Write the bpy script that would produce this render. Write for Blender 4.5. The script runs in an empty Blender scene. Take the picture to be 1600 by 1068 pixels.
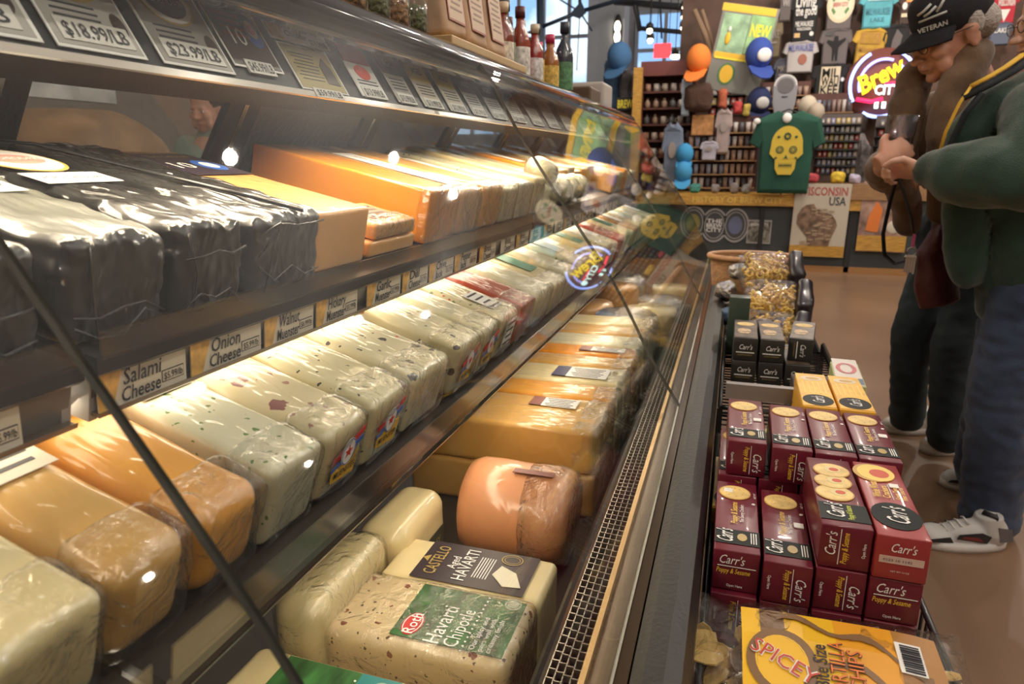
import bpy, bmesh, math, random
from mathutils import Matrix, Vector, Euler, noise
PI = math.pi
scene = bpy.context.scene
COL = scene.collection
# ------------------------------------------------------------------ camera
cam_d = bpy.data.cameras.new('camera'); cam = bpy.data.objects.new('camera', cam_d); COL.objects.link(cam)
cam_d.sensor_width = 36.0; cam_d.lens = 24.0; cam_d.clip_start = 0.02; cam_d.clip_end = 200
cam.location = (0, 0, 1.2); cam.rotation_euler = (math.radians(75.0), 0, math.radians(17.77))
cam_d.dof.use_dof = True; cam_d.dof.focus_distance = 0.95; cam_d.dof.aperture_fstop = 8.0
scene.camera = cam
# ------------------------------------------------------------------ world and light
scene.view_settings.view_transform = 'Standard'; scene.view_settings.look = 'None'
scene.view_settings.exposure = 0.4; scene.view_settings.gamma = 1.0
scene.view_settings.use_curve_mapping = False
scene.cycles.max_bounces = 8; scene.cycles.transparent_max_bounces = 24; scene.cycles.caustics_reflective = False
scene.cycles.sample_clamp_indirect = 4.0
w = bpy.data.worlds.new('sky'); scene.world = w; w.use_nodes = True
nt = w.node_tree; nt.nodes.clear()
wo = nt.nodes.new('ShaderNodeOutputWorld'); bg = nt.nodes.new('ShaderNodeBackground')
tc = nt.nodes.new('ShaderNodeTexCoord'); nz = nt.nodes.new('ShaderNodeTexNoise'); cr = nt.nodes.new('ShaderNodeValToRGB')
nz.inputs['Scale'].default_value = 14; nz.inputs['Detail'].default_value = 4
cr.color_ramp.elements[0].position = .40; cr.color_ramp.elements[0].color = (.28, .45, .75, 1)
cr.color_ramp.elements[1].position = .58; cr.color_ramp.elements[1].color = (.9, .97, 1, 1)
nt.links.new(tc.outputs['Generated'], nz.inputs['Vector']); nt.links.new(nz.outputs[0], cr.inputs[0])
nt.links.new(cr.outputs[0], bg.inputs[0]); bg.inputs[1].default_value = 1.3; nt.links.new(bg.outputs[0], wo.inputs[0])

def area(name, loc, size, power, color, rot=(0, 0, 0), sy=None):
    l = bpy.data.lights.new(name, 'AREA'); l.energy = power; l.color = color
    l.shape = 'RECTANGLE'; l.size = size; l.size_y = sy or size
    o = bpy.data.objects.new(name, l); COL.objects.link(o); o.location = loc; o.rotation_euler = rot
    return o
WARM = (1, .80, .58); HALL = (1, .88, .75)
def lamp(loc, power, r=.06, color=HALL):
    l = bpy.data.lights.new('hall_light', 'POINT'); l.energy = power; l.color = color; l.shadow_soft_size = r
    o = bpy.data.objects.new('hall_light', l); COL.objects.link(o); o.location = loc
HALL_LAMPS = [(x, y, 3.9) for y in (-2.6, -.4, 1.8, 4.0, 6.4) for x in (-3.2, .7, 2.3, 4.4)] + [(0, 11.5, 3.9), (3, 11.5, 3.9), (-.6, 7.3, 3.5), (.9, 7.2, 3.5), (2.3, 7.3, 3.5)]  # last three are extra lamps, added to brighten the shop
for p in HALL_LAMPS: lamp(p, (34 if p[0] > 0 else 18) * (2.1 if p[1] > 7 else 1), .04)
# fluorescent tubes of the case: under the canopy and behind each shelf's tag rail (slim tubes are built in the case)
TUBES = [(-.60, 1.318, 15, .05, -16), (-.500, 1.006, 1.3, .03, -38), (-.388, .818, 3.0, .03, -30)]
for (x, z, p, wd, an) in TUBES:
    area('case_light', (x, 1.65, z), wd, p, WARM, (0, math.radians(an), 0), sy=3.7)

# ------------------------------------------------------------------ helpers
FPX, CAMH = 1067.0, 1.2
_p = math.atan(286 / FPX); _y = math.atan2(354, math.hypot(FPX, 286))
CR = Vector((math.cos(_y), math.sin(_y), 0)); CF = Vector((-math.sin(_y) * math.cos(_p), math.cos(_y) * math.cos(_p), -math.sin(_p))); CD = CF.cross(CR)
def at(px, py, x=None, y=None, z=None):
    """real place of a point of the photograph, once its x, y or z is known"""
    d = CR * (px - 800) + CD * (py - 534) + CF * FPX
    s = x / d.x if x is not None else (y / d.y if y is not None else (z - CAMH) / d.z)
    return Vector((0, 0, CAMH)) + d * s

MATS = {}
def mat(name, color=(.5, .5, .5), rough=.5, metal=0.0, emit=0, coat=0, spec=.5, bump=0, bscale=40, var=0, vscale=8, alpha=1, stretch=None, sheen=0):
    if name in MATS: return MATS[name]
    m = bpy.data.materials.new(name); m.use_nodes = True; MATS[name] = m
    t = m.node_tree; b = t.nodes['Principled BSDF']; m.diffuse_color = (*color, 1)
    b.inputs['Base Color'].default_value = (*color, 1); b.inputs['Roughness'].default_value = rough
    b.inputs['Metallic'].default_value = metal; b.inputs['Coat Weight'].default_value = coat
    b.inputs['Coat Roughness'].default_value = .08; b.inputs['Specular IOR Level'].default_value = spec
    b.inputs['Alpha'].default_value = alpha; b.inputs['Sheen Weight'].default_value = sheen
    if emit:
        b.inputs['Emission Color'].default_value = (*color, 1); b.inputs['Emission Strength'].default_value = emit
    if bump or var:
        c = t.nodes.new('ShaderNodeTexCoord'); mp = t.nodes.new('ShaderNodeMapping')
        if stretch: mp.inputs['Scale'].default_value = stretch
        t.links.new(c.outputs['Object'], mp.inputs[0])
    if bump:
        n = t.nodes.new('ShaderNodeTexNoise'); n.inputs['Scale'].default_value = bscale; n.inputs['Detail'].default_value = 4
        bn = t.nodes.new('ShaderNodeBump'); bn.inputs['Strength'].default_value = bump; bn.inputs['Distance'].default_value = .01
        t.links.new(mp.outputs[0], n.inputs['Vector']); t.links.new(n.outputs[0], bn.inputs['Height']); t.links.new(bn.outputs[0], b.inputs['Normal'])
    if var:
        n = t.nodes.new('ShaderNodeTexNoise'); n.inputs['Scale'].default_value = vscale; n.inputs['Detail'].default_value = 3
        r = t.nodes.new('ShaderNodeValToRGB'); r.color_ramp.elements[0].position = .3; r.color_ramp.elements[1].position = .7
        r.color_ramp.elements[0].color = (*[max(0, v * (1 - var)) for v in color], 1); r.color_ramp.elements[1].color = (*[min(1, v * (1 + var)) for v in color], 1)
        t.links.new(mp.outputs[0], n.inputs['Vector']); t.links.new(n.outputs[0], r.inputs[0]); t.links.new(r.outputs[0], b.inputs['Base Color'])
    return m

def cheese(name, color, specks=(), crinkle=.5, rough=.45, var=.08, cscale=16, coat=.9, sss=.12, dist=.004):
    """waxy block under cling film: fine colour drift, herb or fruit specks, a crinkled clear coat"""
    if name in MATS: return MATS[name]
    m = mat(name, color, rough, coat=coat); t = m.node_tree; b = t.nodes['Principled BSDF']
    L = t.links.new; N = t.nodes.new
    c = N('ShaderNodeTexCoord'); n = N('ShaderNodeTexNoise'); n.inputs['Scale'].default_value = 9; n.inputs['Detail'].default_value = 5
    r = N('ShaderNodeValToRGB'); r.color_ramp.elements[0].position = .3; r.color_ramp.elements[1].position = .7
    r.color_ramp.elements[0].color = (*[v * (1 - var) for v in color], 1); r.color_ramp.elements[1].color = (*[min(1, v * (1 + var)) for v in color], 1)
    L(c.outputs['Object'], n.inputs['Vector']); L(n.outputs[0], r.inputs[0]); cur = r.outputs[0]
    for (sc, scale, size, keep) in specks:
        wv = N('ShaderNodeTexNoise'); wv.inputs['Scale'].default_value = scale * 1.6
        mx = N('ShaderNodeVectorMath'); mx.operation = 'MULTIPLY_ADD'; mx.inputs[1].default_value = (.9 / scale,) * 3
        L(c.outputs['Object'], wv.inputs['Vector']); L(wv.outputs['Color'], mx.inputs[0]); L(c.outputs['Object'], mx.inputs[2])
        v = N('ShaderNodeTexVoronoi'); v.inputs['Scale'].default_value = scale; L(mx.outputs[0], v.inputs['Vector'])
        lt = N('ShaderNodeMath'); lt.operation = 'LESS_THAN'; lt.inputs[1].default_value = size; L(v.outputs['Distance'], lt.inputs[0])
        sp = N('ShaderNodeSeparateColor'); L(v.outputs['Color'], sp.inputs[0])
        k = N('ShaderNodeMath'); k.operation = 'LESS_THAN'; k.inputs[1].default_value = keep; L(sp.outputs[0], k.inputs[0])
        a = N('ShaderNodeMath'); a.operation = 'MULTIPLY'; L(lt.outputs[0], a.inputs[0]); L(k.outputs[0], a.inputs[1])
        mi = N('ShaderNodeMix'); mi.data_type = 'RGBA'; L(a.outputs[0], mi.inputs['Factor']); L(cur, mi.inputs['A']); mi.inputs['B'].default_value = (*sc, 1)
        cur = mi.outputs['Result']
    L(cur, b.inputs['Base Color'])
    if sss: b.inputs['Subsurface Weight'].default_value = sss; b.inputs['Subsurface Radius'].default_value = (.02, .012, .005); b.inputs['Subsurface Scale'].default_value = .4
    if crinkle:
        mp = N('ShaderNodeMapping'); mp.inputs['Rotation'].default_value = (.5, .3, .7); mp.inputs['Scale'].default_value = (1, 2.6, 1.2)
        L(c.outputs['Object'], mp.inputs[0])
        n2 = N('ShaderNodeTexNoise'); n2.inputs['Scale'].default_value = cscale; n2.inputs['Detail'].default_value = 5; n2.inputs['Distortion'].default_value = 1.6
        n2.noise_type = 'RIDGED_MULTIFRACTAL' if hasattr(n2, 'noise_type') else n2.noise_type
        L(mp.outputs[0], n2.inputs['Vector'])
        bn = N('ShaderNodeBump'); bn.inputs['Strength'].default_value = crinkle; bn.inputs['Distance'].default_value = dist
        L(n2.outputs[0], bn.inputs['Height']); L(bn.outputs[0], b.inputs['Coat Normal'])
        bn2 = N('ShaderNodeBump'); bn2.inputs['Strength'].default_value = crinkle * .25; bn2.inputs['Distance'].default_value = dist
        L(n2.outputs[0], bn2.inputs['Height']); L(bn2.outputs[0], b.inputs['Normal'])
        b.inputs['Coat Roughness'].default_value = .13
    return m

def film(name, tint=(1, 1, 1), refl=.6, rough=.08, crinkle=0, cscale=20, min_r=0.0):
    """clear glass or film: lets light straight through, mirrors by angle"""
    if name in MATS: return MATS[name]
    m = bpy.data.materials.new(name); m.use_nodes = True; MATS[name] = m
    t = m.node_tree; t.nodes.clear(); L = t.links.new; N = t.nodes.new
    o = N('ShaderNodeOutputMaterial'); mx = N('ShaderNodeMixShader'); tr = N('ShaderNodeBsdfTransparent'); g = N('ShaderNodeBsdfGlossy')
    tr.inputs[0].default_value = (*tint, 1); g.inputs['Roughness'].default_value = rough
    f = N('ShaderNodeLayerWeight'); f.inputs['Blend'].default_value = .5
    pw = N('ShaderNodeMath'); pw.operation = 'POWER'; pw.inputs[1].default_value = 4.5; L(f.outputs['Facing'], pw.inputs[0])
    ml = N('ShaderNodeMath'); ml.operation = 'MULTIPLY_ADD'; ml.inputs[1].default_value = refl; ml.inputs[2].default_value = min_r + .035
    L(pw.outputs[0], ml.inputs[0]); L(ml.outputs[0], mx.inputs[0]); L(tr.outputs[0], mx.inputs[1]); L(g.outputs[0], mx.inputs[2]); L(mx.outputs[0], o.inputs[0])
    if crinkle:
        c = N('ShaderNodeTexCoord'); n = N('ShaderNodeTexNoise'); n.inputs['Scale'].default_value = cscale; n.inputs['Detail'].default_value = 5; n.inputs['Distortion'].default_value = 1.5
        bn = N('ShaderNodeBump'); bn.inputs['Strength'].default_value = crinkle; bn.inputs['Distance'].default_value = .01
        L(c.outputs['Object'], n.inputs['Vector']); L(n.outputs[0], bn.inputs['Height']); L(bn.outputs[0], g.inputs['Normal']); L(bn.outputs[0], f.inputs['Normal'])
    return m

_TXT = {}
def text_geo(s, off=0.0):
    k = (s, off)
    if k not in _TXT:
        c = bpy.data.curves.new('txt', 'FONT'); c.body = s; c.resolution_u = 2; c.offset = off
        o = bpy.data.objects.new('txt', c); COL.objects.link(o)
        me = bpy.data.meshes.new_from_object(o)
        vs = [(v.co.x, v.co.y) for v in me.vertices]; fs = [tuple(p.vertices) for p in me.polygons]
        bpy.data.objects.remove(o); bpy.data.curves.remove(c); bpy.data.meshes.remove(me)
        if not vs: vs = [(0, 0)]
        _TXT[k] = (vs, fs, min(v[0] for v in vs), max(v[0] for v in vs))
    return _TXT[k]

def frame(o, right, up):
    r = Vector(right).normalized(); u = Vector(up).normalized(); n = r.cross(u)
    m = Matrix((r, u, n)).transposed().to_4x4(); m.translation = Vector(o); return m

class MB:
    def __init__(s): s.v = []; s.f = []; s.m = []; s.s = []; s.mats = []
    def mi(s, m):
        if m not in s.mats: s.mats.append(m)
        return s.mats.index(m)
    def add(s, vs, fs, m, M=None, smooth=False):
        b = len(s.v)
        s.v += [tuple(M @ Vector(v)) for v in vs] if M is not None else [tuple(v) for v in vs]
        k = s.mi(m)
        for f in fs: s.f.append(tuple(i + b for i in f)); s.m.append(k); s.s.append(smooth)
        return s
    def box(s, c, d, m, M=None):
        x, y, z = c; a, b, e = d[0] / 2, d[1] / 2, d[2] / 2
        vs = [(x + i * a, y + j * b, z + k * e) for i in (-1, 1) for j in (-1, 1) for k in (-1, 1)]
        fs = [(0, 1, 3, 2), (4, 6, 7, 5), (0, 4, 5, 1), (2, 3, 7, 6), (0, 2, 6, 4), (1, 5, 7, 3)]
        return s.add(vs, fs, m, M)
    def rblock(s, c, d, r, m, M=None, seg=3, n=6, amp=0, fr=12, seed=0, pinch=0):
        """rounded block, optionally puckered by noise"""
        h = [d[0] / 2, d[1] / 2, d[2] / 2]; r = min(r, *[q * .99 for q in h])
        def co(a):
            e = h[a]; i = e - r
            cz = [i + r * math.tan(k / seg * PI / 4) for k in range(1, seg + 1)]
            q = [-v for v in reversed(cz)]
            q += [-i + 2 * i * k / n for k in range(n + 1)] + cz
            return q
        C_ = [co(a) for a in range(3)]
        idx = {}; vs = []; fs = []
        def vid(p):
            k = tuple(round(q, 6) for q in p)
            if k not in idx:
                cl = [max(-(h[a] - r), min(h[a] - r, p[a])) for a in range(3)]
                v = Vector([p[a] - cl[a] for a in range(3)])
                if v.length > 1e-9: v = v.normalized() * r
                q = Vector(cl) + v
                if amp:
                    nn = noise.noise_vector(Vector(q) * fr + Vector((seed * 3.1, seed, 0)))
                    n2 = noise.noise_vector(Vector(q) * fr * 3 + Vector((seed, 0, seed * 2)))
                    q = q + (nn + n2 * .5) * amp
                idx[k] = len(vs); vs.append((q.x + c[0], q.y + c[1], q.z + c[2]))
            return idx[k]
        for a in range(3):
            b, e = (a + 1) % 3, (a + 2) % 3
            for sg in (-1, 1):
                for i in range(len(C_[b]) - 1):
                    for j in range(len(C_[e]) - 1):
                        q = []
                        for (u, v) in ((i, j), (i + 1, j), (i + 1, j + 1), (i, j + 1)):
                            p = [0, 0, 0]; p[a] = sg * h[a]; p[b] = C_[b][u]; p[e] = C_[e][v]; q.append(vid(p))
                        if sg < 0: q.reverse()
                        if len(set(q)) > 2: fs.append(tuple(q))
        return s.add(vs, fs, m, M, True)
    def quad(s, a, b, c, d, m, M=None): return s.add([a, b, c, d], [(0, 1, 2, 3)], m, M)
    def plate(s, cx, cy, w, h, m, M=None, t=.0006, z=0):
        return s.box((cx, cy, z + t / 2), (w, h, t), m, M)
    def poly(s, pts, m, M=None, z=0.0, t=.0006):
        n = len(pts); vs = [(p[0], p[1], z) for p in pts] + [(p[0], p[1], z + t) for p in pts]
        fs = [tuple(range(n, 2 * n)), tuple(reversed(range(n)))] + [(i, (i + 1) % n, n + (i + 1) % n, n + i) for i in range(n)]
        return s.add(vs, fs, m, M)
    def disc(s, cx, cy, rx, ry, m, M=None, z=0, t=.0006, n=24):
        return s.poly([(cx + rx * math.cos(2 * PI * i / n), cy + ry * math.sin(2 * PI * i / n)) for i in range(n)], m, M, z, t)
    def ring(s, cx, cy, rx, ry, wd, m, M=None, z=0, n=28, a0=0, a1=2 * PI):
        vs = []; fs = []
        for i in range(n + 1):
            a = a0 + (a1 - a0) * i / n
            vs += [(cx + rx * math.cos(a), cy + ry * math.sin(a), z), (cx + (rx - wd) * math.cos(a), cy + (ry - wd) * math.sin(a), z)]
        fs = [(2 * i, 2 * i + 2, 2 * i + 3, 2 * i + 1) for i in range(n)]
        return s.add(vs, fs, m, M)
    def text(s, t, x, y, h, m, M=None, z=.0012, al='c', w=None, shear=0, off=0.0, rot=0):
        vs, fs, x0, x1 = text_geo(t, off); k = h / .7; sx = k
        if w: sx = w / max(.01, x1 - x0)
        W_ = (x1 - x0) * sx; ox = {'c': -W_ / 2, 'l': 0, 'r': -W_}[al]; c_, s_ = math.cos(rot), math.sin(rot); P = []
        for v in vs:
            a = (v[0] - x0) * sx + ox + shear * v[1] * k; b = v[1] * k - h / 2
            P.append((x + a * c_ - b * s_, y + a * s_ + b * c_, z))
        return s.add(P, fs, m, M)
    def lathe(s, prof, m, M=None, n=20, smooth=True, cap=True):
        vs = []; fs = []; k = len(prof)
        for i in range(n):
            a = 2 * PI * i / n
            for (r, z) in prof: vs.append((r * math.cos(a), r * math.sin(a), z))
        for i in range(n):
            j = (i + 1) % n
            for q in range(k - 1): fs.append((i * k + q, j * k + q, j * k + q + 1, i * k + q + 1))
        if cap:
            if prof[0][0] > 1e-6: fs.append(tuple(reversed([i * k for i in range(n)])))
            if prof[-1][0] > 1e-6: fs.append(tuple(i * k + k - 1 for i in range(n)))
        return s.add(vs, fs, m, M, smooth)
    def tube(s, pts, r, m, M=None, n=8, cap=True, smooth=True, ell=None):
        pts = [Vector(p) for p in pts]; rs = r if isinstance(r, (list, tuple)) else [r] * len(pts); vs = []; fs = []; up = Vector((0, 0, 1))
        T = []
        for i, p in enumerate(pts):
            a = pts[max(0, i - 1)]; b = pts[min(len(pts) - 1, i + 1)]; T.append((b - a).normalized() if (b - a).length else Vector((0, 0, 1)))
        u = T[0].orthogonal().normalized() if abs(T[0].dot(up)) > .95 else T[0].cross(up).normalized()
        for i, p in enumerate(pts):
            u = (u - T[i] * u.dot(T[i])).normalized(); v = T[i].cross(u); e = ell or (1, 1)
            for j in range(n):
                a = 2 * PI * j / n; vs.append(p + (u * math.cos(a) * e[0] + v * math.sin(a) * e[1]) * rs[i])
        for i in range(len(pts) - 1):
            for j in range(n): fs.append((i * n + j, i * n + (j + 1) % n, (i + 1) * n + (j + 1) % n, (i + 1) * n + j))
        if cap: fs.append(tuple(reversed(range(n)))); fs.append(tuple((len(pts) - 1) * n + j for j in range(n)))
        return s.add(vs, fs, m, M, smooth)
    def ell(s, c, r, m, M=None, n=14, k=10, rot=None):
        R_ = rot.to_matrix().to_4x4() if rot is not None else Matrix()
        pr = [(math.sin(PI * i / k), -math.cos(PI * i / k)) for i in range(k + 1)]; pr[0] = (0, -1); pr[-1] = (0, 1)
        A = Matrix.Translation(c) @ R_ @ Matrix.Diagonal((*r, 1)); A = (M @ A) if M is not None else A
        return s.lathe(pr, m, A, n)
    def ext(s, prof, y0, y1, m, M=None, close=True, smooth=False):
        """cross-section in (x, z) run along y"""
        n = len(prof); vs = [(p[0], y0, p[1]) for p in prof] + [(p[0], y1, p[1]) for p in prof]
        rg = n if close else n - 1
        fs = [(i, (i + 1) % n, n + (i + 1) % n, n + i) for i in range(rg)]
        if close: fs += [tuple(reversed(range(n))), tuple(range(n, 2 * n))]
        return s.add(vs, fs, m, M, smooth)
    def mesh(s, name):
        me = bpy.data.meshes.new(name); me.from_pydata(s.v, [], s.f)
        for m in s.mats: me.materials.append(m)
        me.polygons.foreach_set('material_index', s.m); me.polygons.foreach_set('use_smooth', s.s); me.update()
        return me
    def fix(s, me):
        bm = bmesh.new(); bm.from_mesh(me); bmesh.ops.remove_doubles(bm, verts=bm.verts, dist=1e-6); bmesh.ops.recalc_face_normals(bm, faces=bm.faces); bm.to_mesh(me); bm.free()
    def build(s, name, parent=None, loc=(0, 0, 0), rot=(0, 0, 0), fix=False):
        me = s.mesh(name)
        if fix: s.fix(me)
        o = bpy.data.objects.new(name, me); COL.objects.link(o); o.location = loc; o.rotation_euler = rot
        if parent: o.parent = parent
        return o
def tag(o, label=None, cat=None, group=None, kind=None):
    if label: o['label'] = label
    if cat: o['category'] = cat
    if group: o['group'] = group
    if kind: o['kind'] = kind
    return o
def thing(name, label, cat, loc=(0, 0, 0), rot=(0, 0, 0), group=None):
    o = bpy.data.objects.new(name, None); o.empty_display_size = .05; COL.objects.link(o); o.location = loc; o.rotation_euler = rot
    return tag(o, label, cat, group)
def copy_thing(o, loc=None, rot=None, label=None, group=None, scale=None):
    c = o.copy(); COL.objects.link(c)
    for ch in o.children:
        d = ch.copy(); COL.objects.link(d); d.parent = c
        for g in ch.children:
            e = g.copy(); COL.objects.link(e); e.parent = d
    if loc is not None: c.location = loc
    if rot is not None: c.rotation_euler = rot
    if scale is not None: c.scale = scale
    if label: c['label'] = label
    if group: c['group'] = group
    return c
def remesh(mb, name, voxel, smooth=4, mt=None, folds=0, ff=6, seed=0, parent=None, shrink=None, stretch=(1, 1, 1)):
    """fuse overlapping volumes into one continuous skin"""
    o = mb.build(name); md = o.modifiers.new('r', 'REMESH'); md.mode = 'VOXEL'; md.voxel_size = voxel
    if smooth: sm = o.modifiers.new('s', 'SMOOTH'); sm.iterations = smooth; sm.factor = .5
    dg = bpy.context.evaluated_depsgraph_get(); dg.update()
    me = bpy.data.meshes.new_from_object(o.evaluated_get(dg)); old = o.data; o.modifiers.clear(); o.data = me; bpy.data.meshes.remove(old)
    me.materials.clear(); me.materials.append(mt)
    if folds:
        S = Vector(stretch)
        for v in me.vertices:
            q = Vector((v.co.x * S.x, v.co.y * S.y, v.co.z * S.z)) * ff + Vector((seed, seed * 2, 0))
            a = 1 - abs(noise.noise(q)) * 2; b = noise.noise(q * 2.3)
            v.co += v.normal * folds * (a * .7 + b * .5)
    me.polygons.foreach_set('use_smooth', [True] * len(me.polygons)); me.update()
    if parent: o.parent = parent
    return o
# ------------------------------------------------------------------ materials
BLACK = mat('black_enamel', (.012, .012, .014), .28, coat=.3)
BLACKM = mat('black_matt', (.02, .019, .018), .55, bump=.15, bscale=200)
CHROME = mat('brushed_steel', (.62, .6, .57), .25, 1)
GREY = mat('grey_trim', (.3, .29, .28), .4)
CARD = mat('white_card', (.78, .74, .66), .5)
WHITE = mat('white_paper', (.85, .84, .82), .5)
INK = mat('black_ink', (.02, .02, .03), .5)
YEL = mat('yellow_print', (.85, .55, .05), .5)
ORG = mat('orange_print', (.85, .3, .05), .5)
TAN = mat('tan_print', (.72, .45, .18), .5)
REDP = mat('red_print', (.6, .03, .03), .5)
BLUE = mat('blue_print', (.03, .12, .5), .5)
GOLD = mat('gold_print', (.45, .32, .1), .4)
GLASS = film('case_glass', (.985, 1, .99), .55, .015)
GEDGE = mat('glass_edge', (.16, .17, .155), .18, .5, coat=.6)
# ------------------------------------------------------------------ room
def struct(mb, name, **k): return tag(mb.build(name, **k), kind='structure')
FLOOR = mat('stained_concrete_floor', (.23, .14, .085), .3, bump=.04, bscale=60, var=.16, vscale=1.4)
struct(MB().box((0, 5, -.05), (16, 20, .1), FLOOR), 'floor')
CEIL = mat('ceiling_paint', (.32, .33, .35), .8)
struct(MB().box((0, 5, 5.05), (16, 20, .1), CEIL), 'ceiling')
WALLP = mat('hall_wall_paint', (.42, .44, .48), .8, var=.06)
WALLR = mat('warm_wall_paint', (.36, .30, .25), .8, var=.06)
struct(MB().box((-8.05, 5, 2.5), (.1, 20, 5), WALLR), 'wall_left')
struct(MB().box((8.05, 5, 2.5), (.1, 20, 5), WALLR), 'wall_right')
struct(MB().box((0, -5.05, 2.5), (16, .1, 5), WALLR), 'wall_front')
YB = 14.9
def xz(px, py, y): p = at(px, py, y=y); return p.x, p.z
m = MB(); lo = 1.7; hi = 4.6
x0 = xz(700, 50, YB)[0]; x1 = xz(930, 50, YB)[0]; x2 = xz(996, 50, YB)[0]; x3 = xz(1180, 50, YB)[0]
for (a, b, c, d) in ((-8, x0, 0, 5), (x1, x2, 0, 5), (x3, 8, 0, 5), (x0, x1, 0, lo), (x0, x1, hi, 5), (x2, x3, 0, lo + .9), (x2, x3, hi - .6, 5)):
    m.box(((a + b) / 2, YB + .05, (c + d) / 2), (b - a, .1, d - c), WALLP)
struct(m, 'wall_back')
FRM = mat('window_frame_paint', (.45, .52, .62), .5)
def window(n, a, b, c, d, nx, nz):
    f = MB()
    for i in range(nx + 1): f.box((a + (b - a) * i / nx, YB - .02, (c + d) / 2), (.07, .08, d - c), FRM)
    for i in range(nz + 1): f.box(((a + b) / 2, YB - .02, c + (d - c) * i / nz), (b - a, .07, .07), FRM)
    o = struct(f, 'window_%d' % n)
    MB().box(((a + b) / 2, YB + .02, (c + d) / 2), (b - a, .01, d - c), film('pane_glass', (.92, .97, 1), .5, .02)).build('pane', o)
window(1, x0, x1, lo, hi, 6, 3); window(2, x2, x3, lo + .9, hi - .6, 4, 2)
# pier between the windows with its lit sconce, truss bars, duct
p = at(947, 60, y=12.4)
struct(MB().box((p.x, 12.6, 2.5), (.62, .5, 5), mat('grey_pier_paint', (.36, .4, .47), .8)), 'wall_pier')
q = at(963, 48, y=12.2); t = thing('wall_sconce', 'tall oval wall lamp with two lit bulbs on the grey pier', 'lamp', (q.x, 12.34, q.z))
MB().ell((0, 0, 0), (.075, .03, .28), mat('sconce_black', (.03, .03, .03), .5)).build('back_plate', t)
for dz in (-.08, .08): MB().ell((0, -.04, dz), (.05, .035, .09), mat('lamp_glow', (1, .85, .6), .5, emit=7)).build('bulb', t)
DKM = mat('dark_blue_steel', (.03, .05, .09), .5)
t = thing('roof_truss', 'dark steel roof truss bars crossing in front of the bright hall window', 'roof truss', (0, 0, 0))
hub = at(906, 18, y=11)
def bar(a, b, r, nm, par, mt): return MB().tube([a, b], r, mt, n=8).build(nm, par)
for (a, b, r) in (((843, -60), (845, 190), .055), ((906, 18), (846, 42), .03), ((906, 18), (1060, -28), .03), ((906, -60), (906, 18), .025), ((906, 18), (925, 48), .012), ((870, -4), (906, 18), .012), ((906, 20), (901, 110), .008), ((846, 42), (740, 88), .02)):
    bar(at(*a, y=11), at(*b, y=11), r, 'truss_bar', t, DKM)
MB().poly([(-.16, -.04), (.02, .14), (.1, -.02), (0, -.1)], DKM, frame(hub, (1, 0, 0), (0, 0, 1)), t=.03).build('gusset_plate', t)
t = thing('ceiling_beam', 'dark ceiling beam with slim hangers above the souvenir shop', 'beam', (0, 0, 0))
for (a, b, r) in (((960, 2), (1200, 22), .05), ((1000, 44), (1180, 60), .035), ((985, -30), (1000, 48), .04), ((1030, -30), (1034, 60), .015), ((1075, -30), (1080, 60), .02)):
    bar(at(*a, y=11.5), at(*b, y=11.5), r, 'beam_bar', t, mat('beam_steel', (.07, .08, .1), .5))
q = at(1035, 79, y=12.5); m = MB(); m.tube([(-.1, 0, .1), (-.1, 0, 5 - q.z)], .006, BLACK, n=6); m.tube([(.1, 0, .1), (.1, 0, 5 - q.z)], .006, BLACK, n=6); m.box((0, 0, 0), (.28, .06, .22), mat('red_lit_sign', (.9, .05, .06), .5, emit=1.6))
tag(m.build('lit_sign', loc=q), 'small red lit sign hanging before the far window', 'sign')
for i, (px, py) in enumerate([(1015, 48), (1016, 63), (1070, 12), (1069, 27), (1080, 64), (1084, 76), (1068, 44), (1055, 88), (1125, 86), (1192, 50)]):
    q = at(px, py, y=10.2 + .2 * (i % 3)); t = thing('spotlight', 'small lit ceiling spotlight above the souvenir shop, bulb facing the hall', 'spotlight', q, group='lit spotlights above the souvenir shop')
    MB().ell((0, 0, 0), (.038 + .03 * (i in (8, 7)), .03, .038), MATS['lamp_glow']).build('bulb', t)
    MB().lathe([(.03, .03), (.055, .02), (.05, .08), (.015, .11)], BLACKM, n=12).build('housing', t)
    MB().tube([(0, 0, .1), (0, 0, 1.1)], .006, BLACKM, n=6).build('stem', t)

# ------------------------------------------------------------------ refrigerated cheese case
case = thing('cheese_display_case', 'long black refrigerated cheese case with slanted curved glass front', 'display case', (-.5, 1.6, 0))
CX, CY = -.5, 1.6
def cpart(mb, nm, par=None, **k):
    o = mb.build(nm, **k); o.parent = par or case
    if par is None: o.location = Vector(o.location) - Vector((CX, CY, 0))
    return o
Y0, Y1 = -.6, 3.55
RUBBER = mat('black_bumper_vinyl', (.018, .016, .015), .38, bump=.1, bscale=150)
# outer bumper, base
bp = [(-.062, .700), (-.060, .716), (-.048, .726), (-.028, .729), (-.012, .722), (-.004, .705), (-.003, .66), (-.012, .62), (-.062, .60)]
cpart(MB().ext(bp, Y0, Y1 + .02, RUBBER, smooth=False), 'bumper')
cpart(MB().ext([(-.03, 0), (-.03, .62), (-.16, .62), (-.16, .12), (-.25, 0)], Y0, Y1, BLACKM), 'base_panel')
# ledge between grille and bumper (reflective dark sill)
cpart(MB().ext([(-.104, .712), (-.062, .716), (-.062, .68), (-.104, .68)], Y0, Y1, mat('dark_bronze_sill', (.09, .06, .035), .18, .6)), 'sill')
cpart(MB().ext([(-.106, .722), (-.100, .722), (-.100, .68), (-.106, .68)], Y0, Y1, mat('lit_edge_gold', (.75, .5, .24), .3, .8)), 'edge_strip')  # lit edge beside the grille, its brightness put into a gold strip
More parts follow.
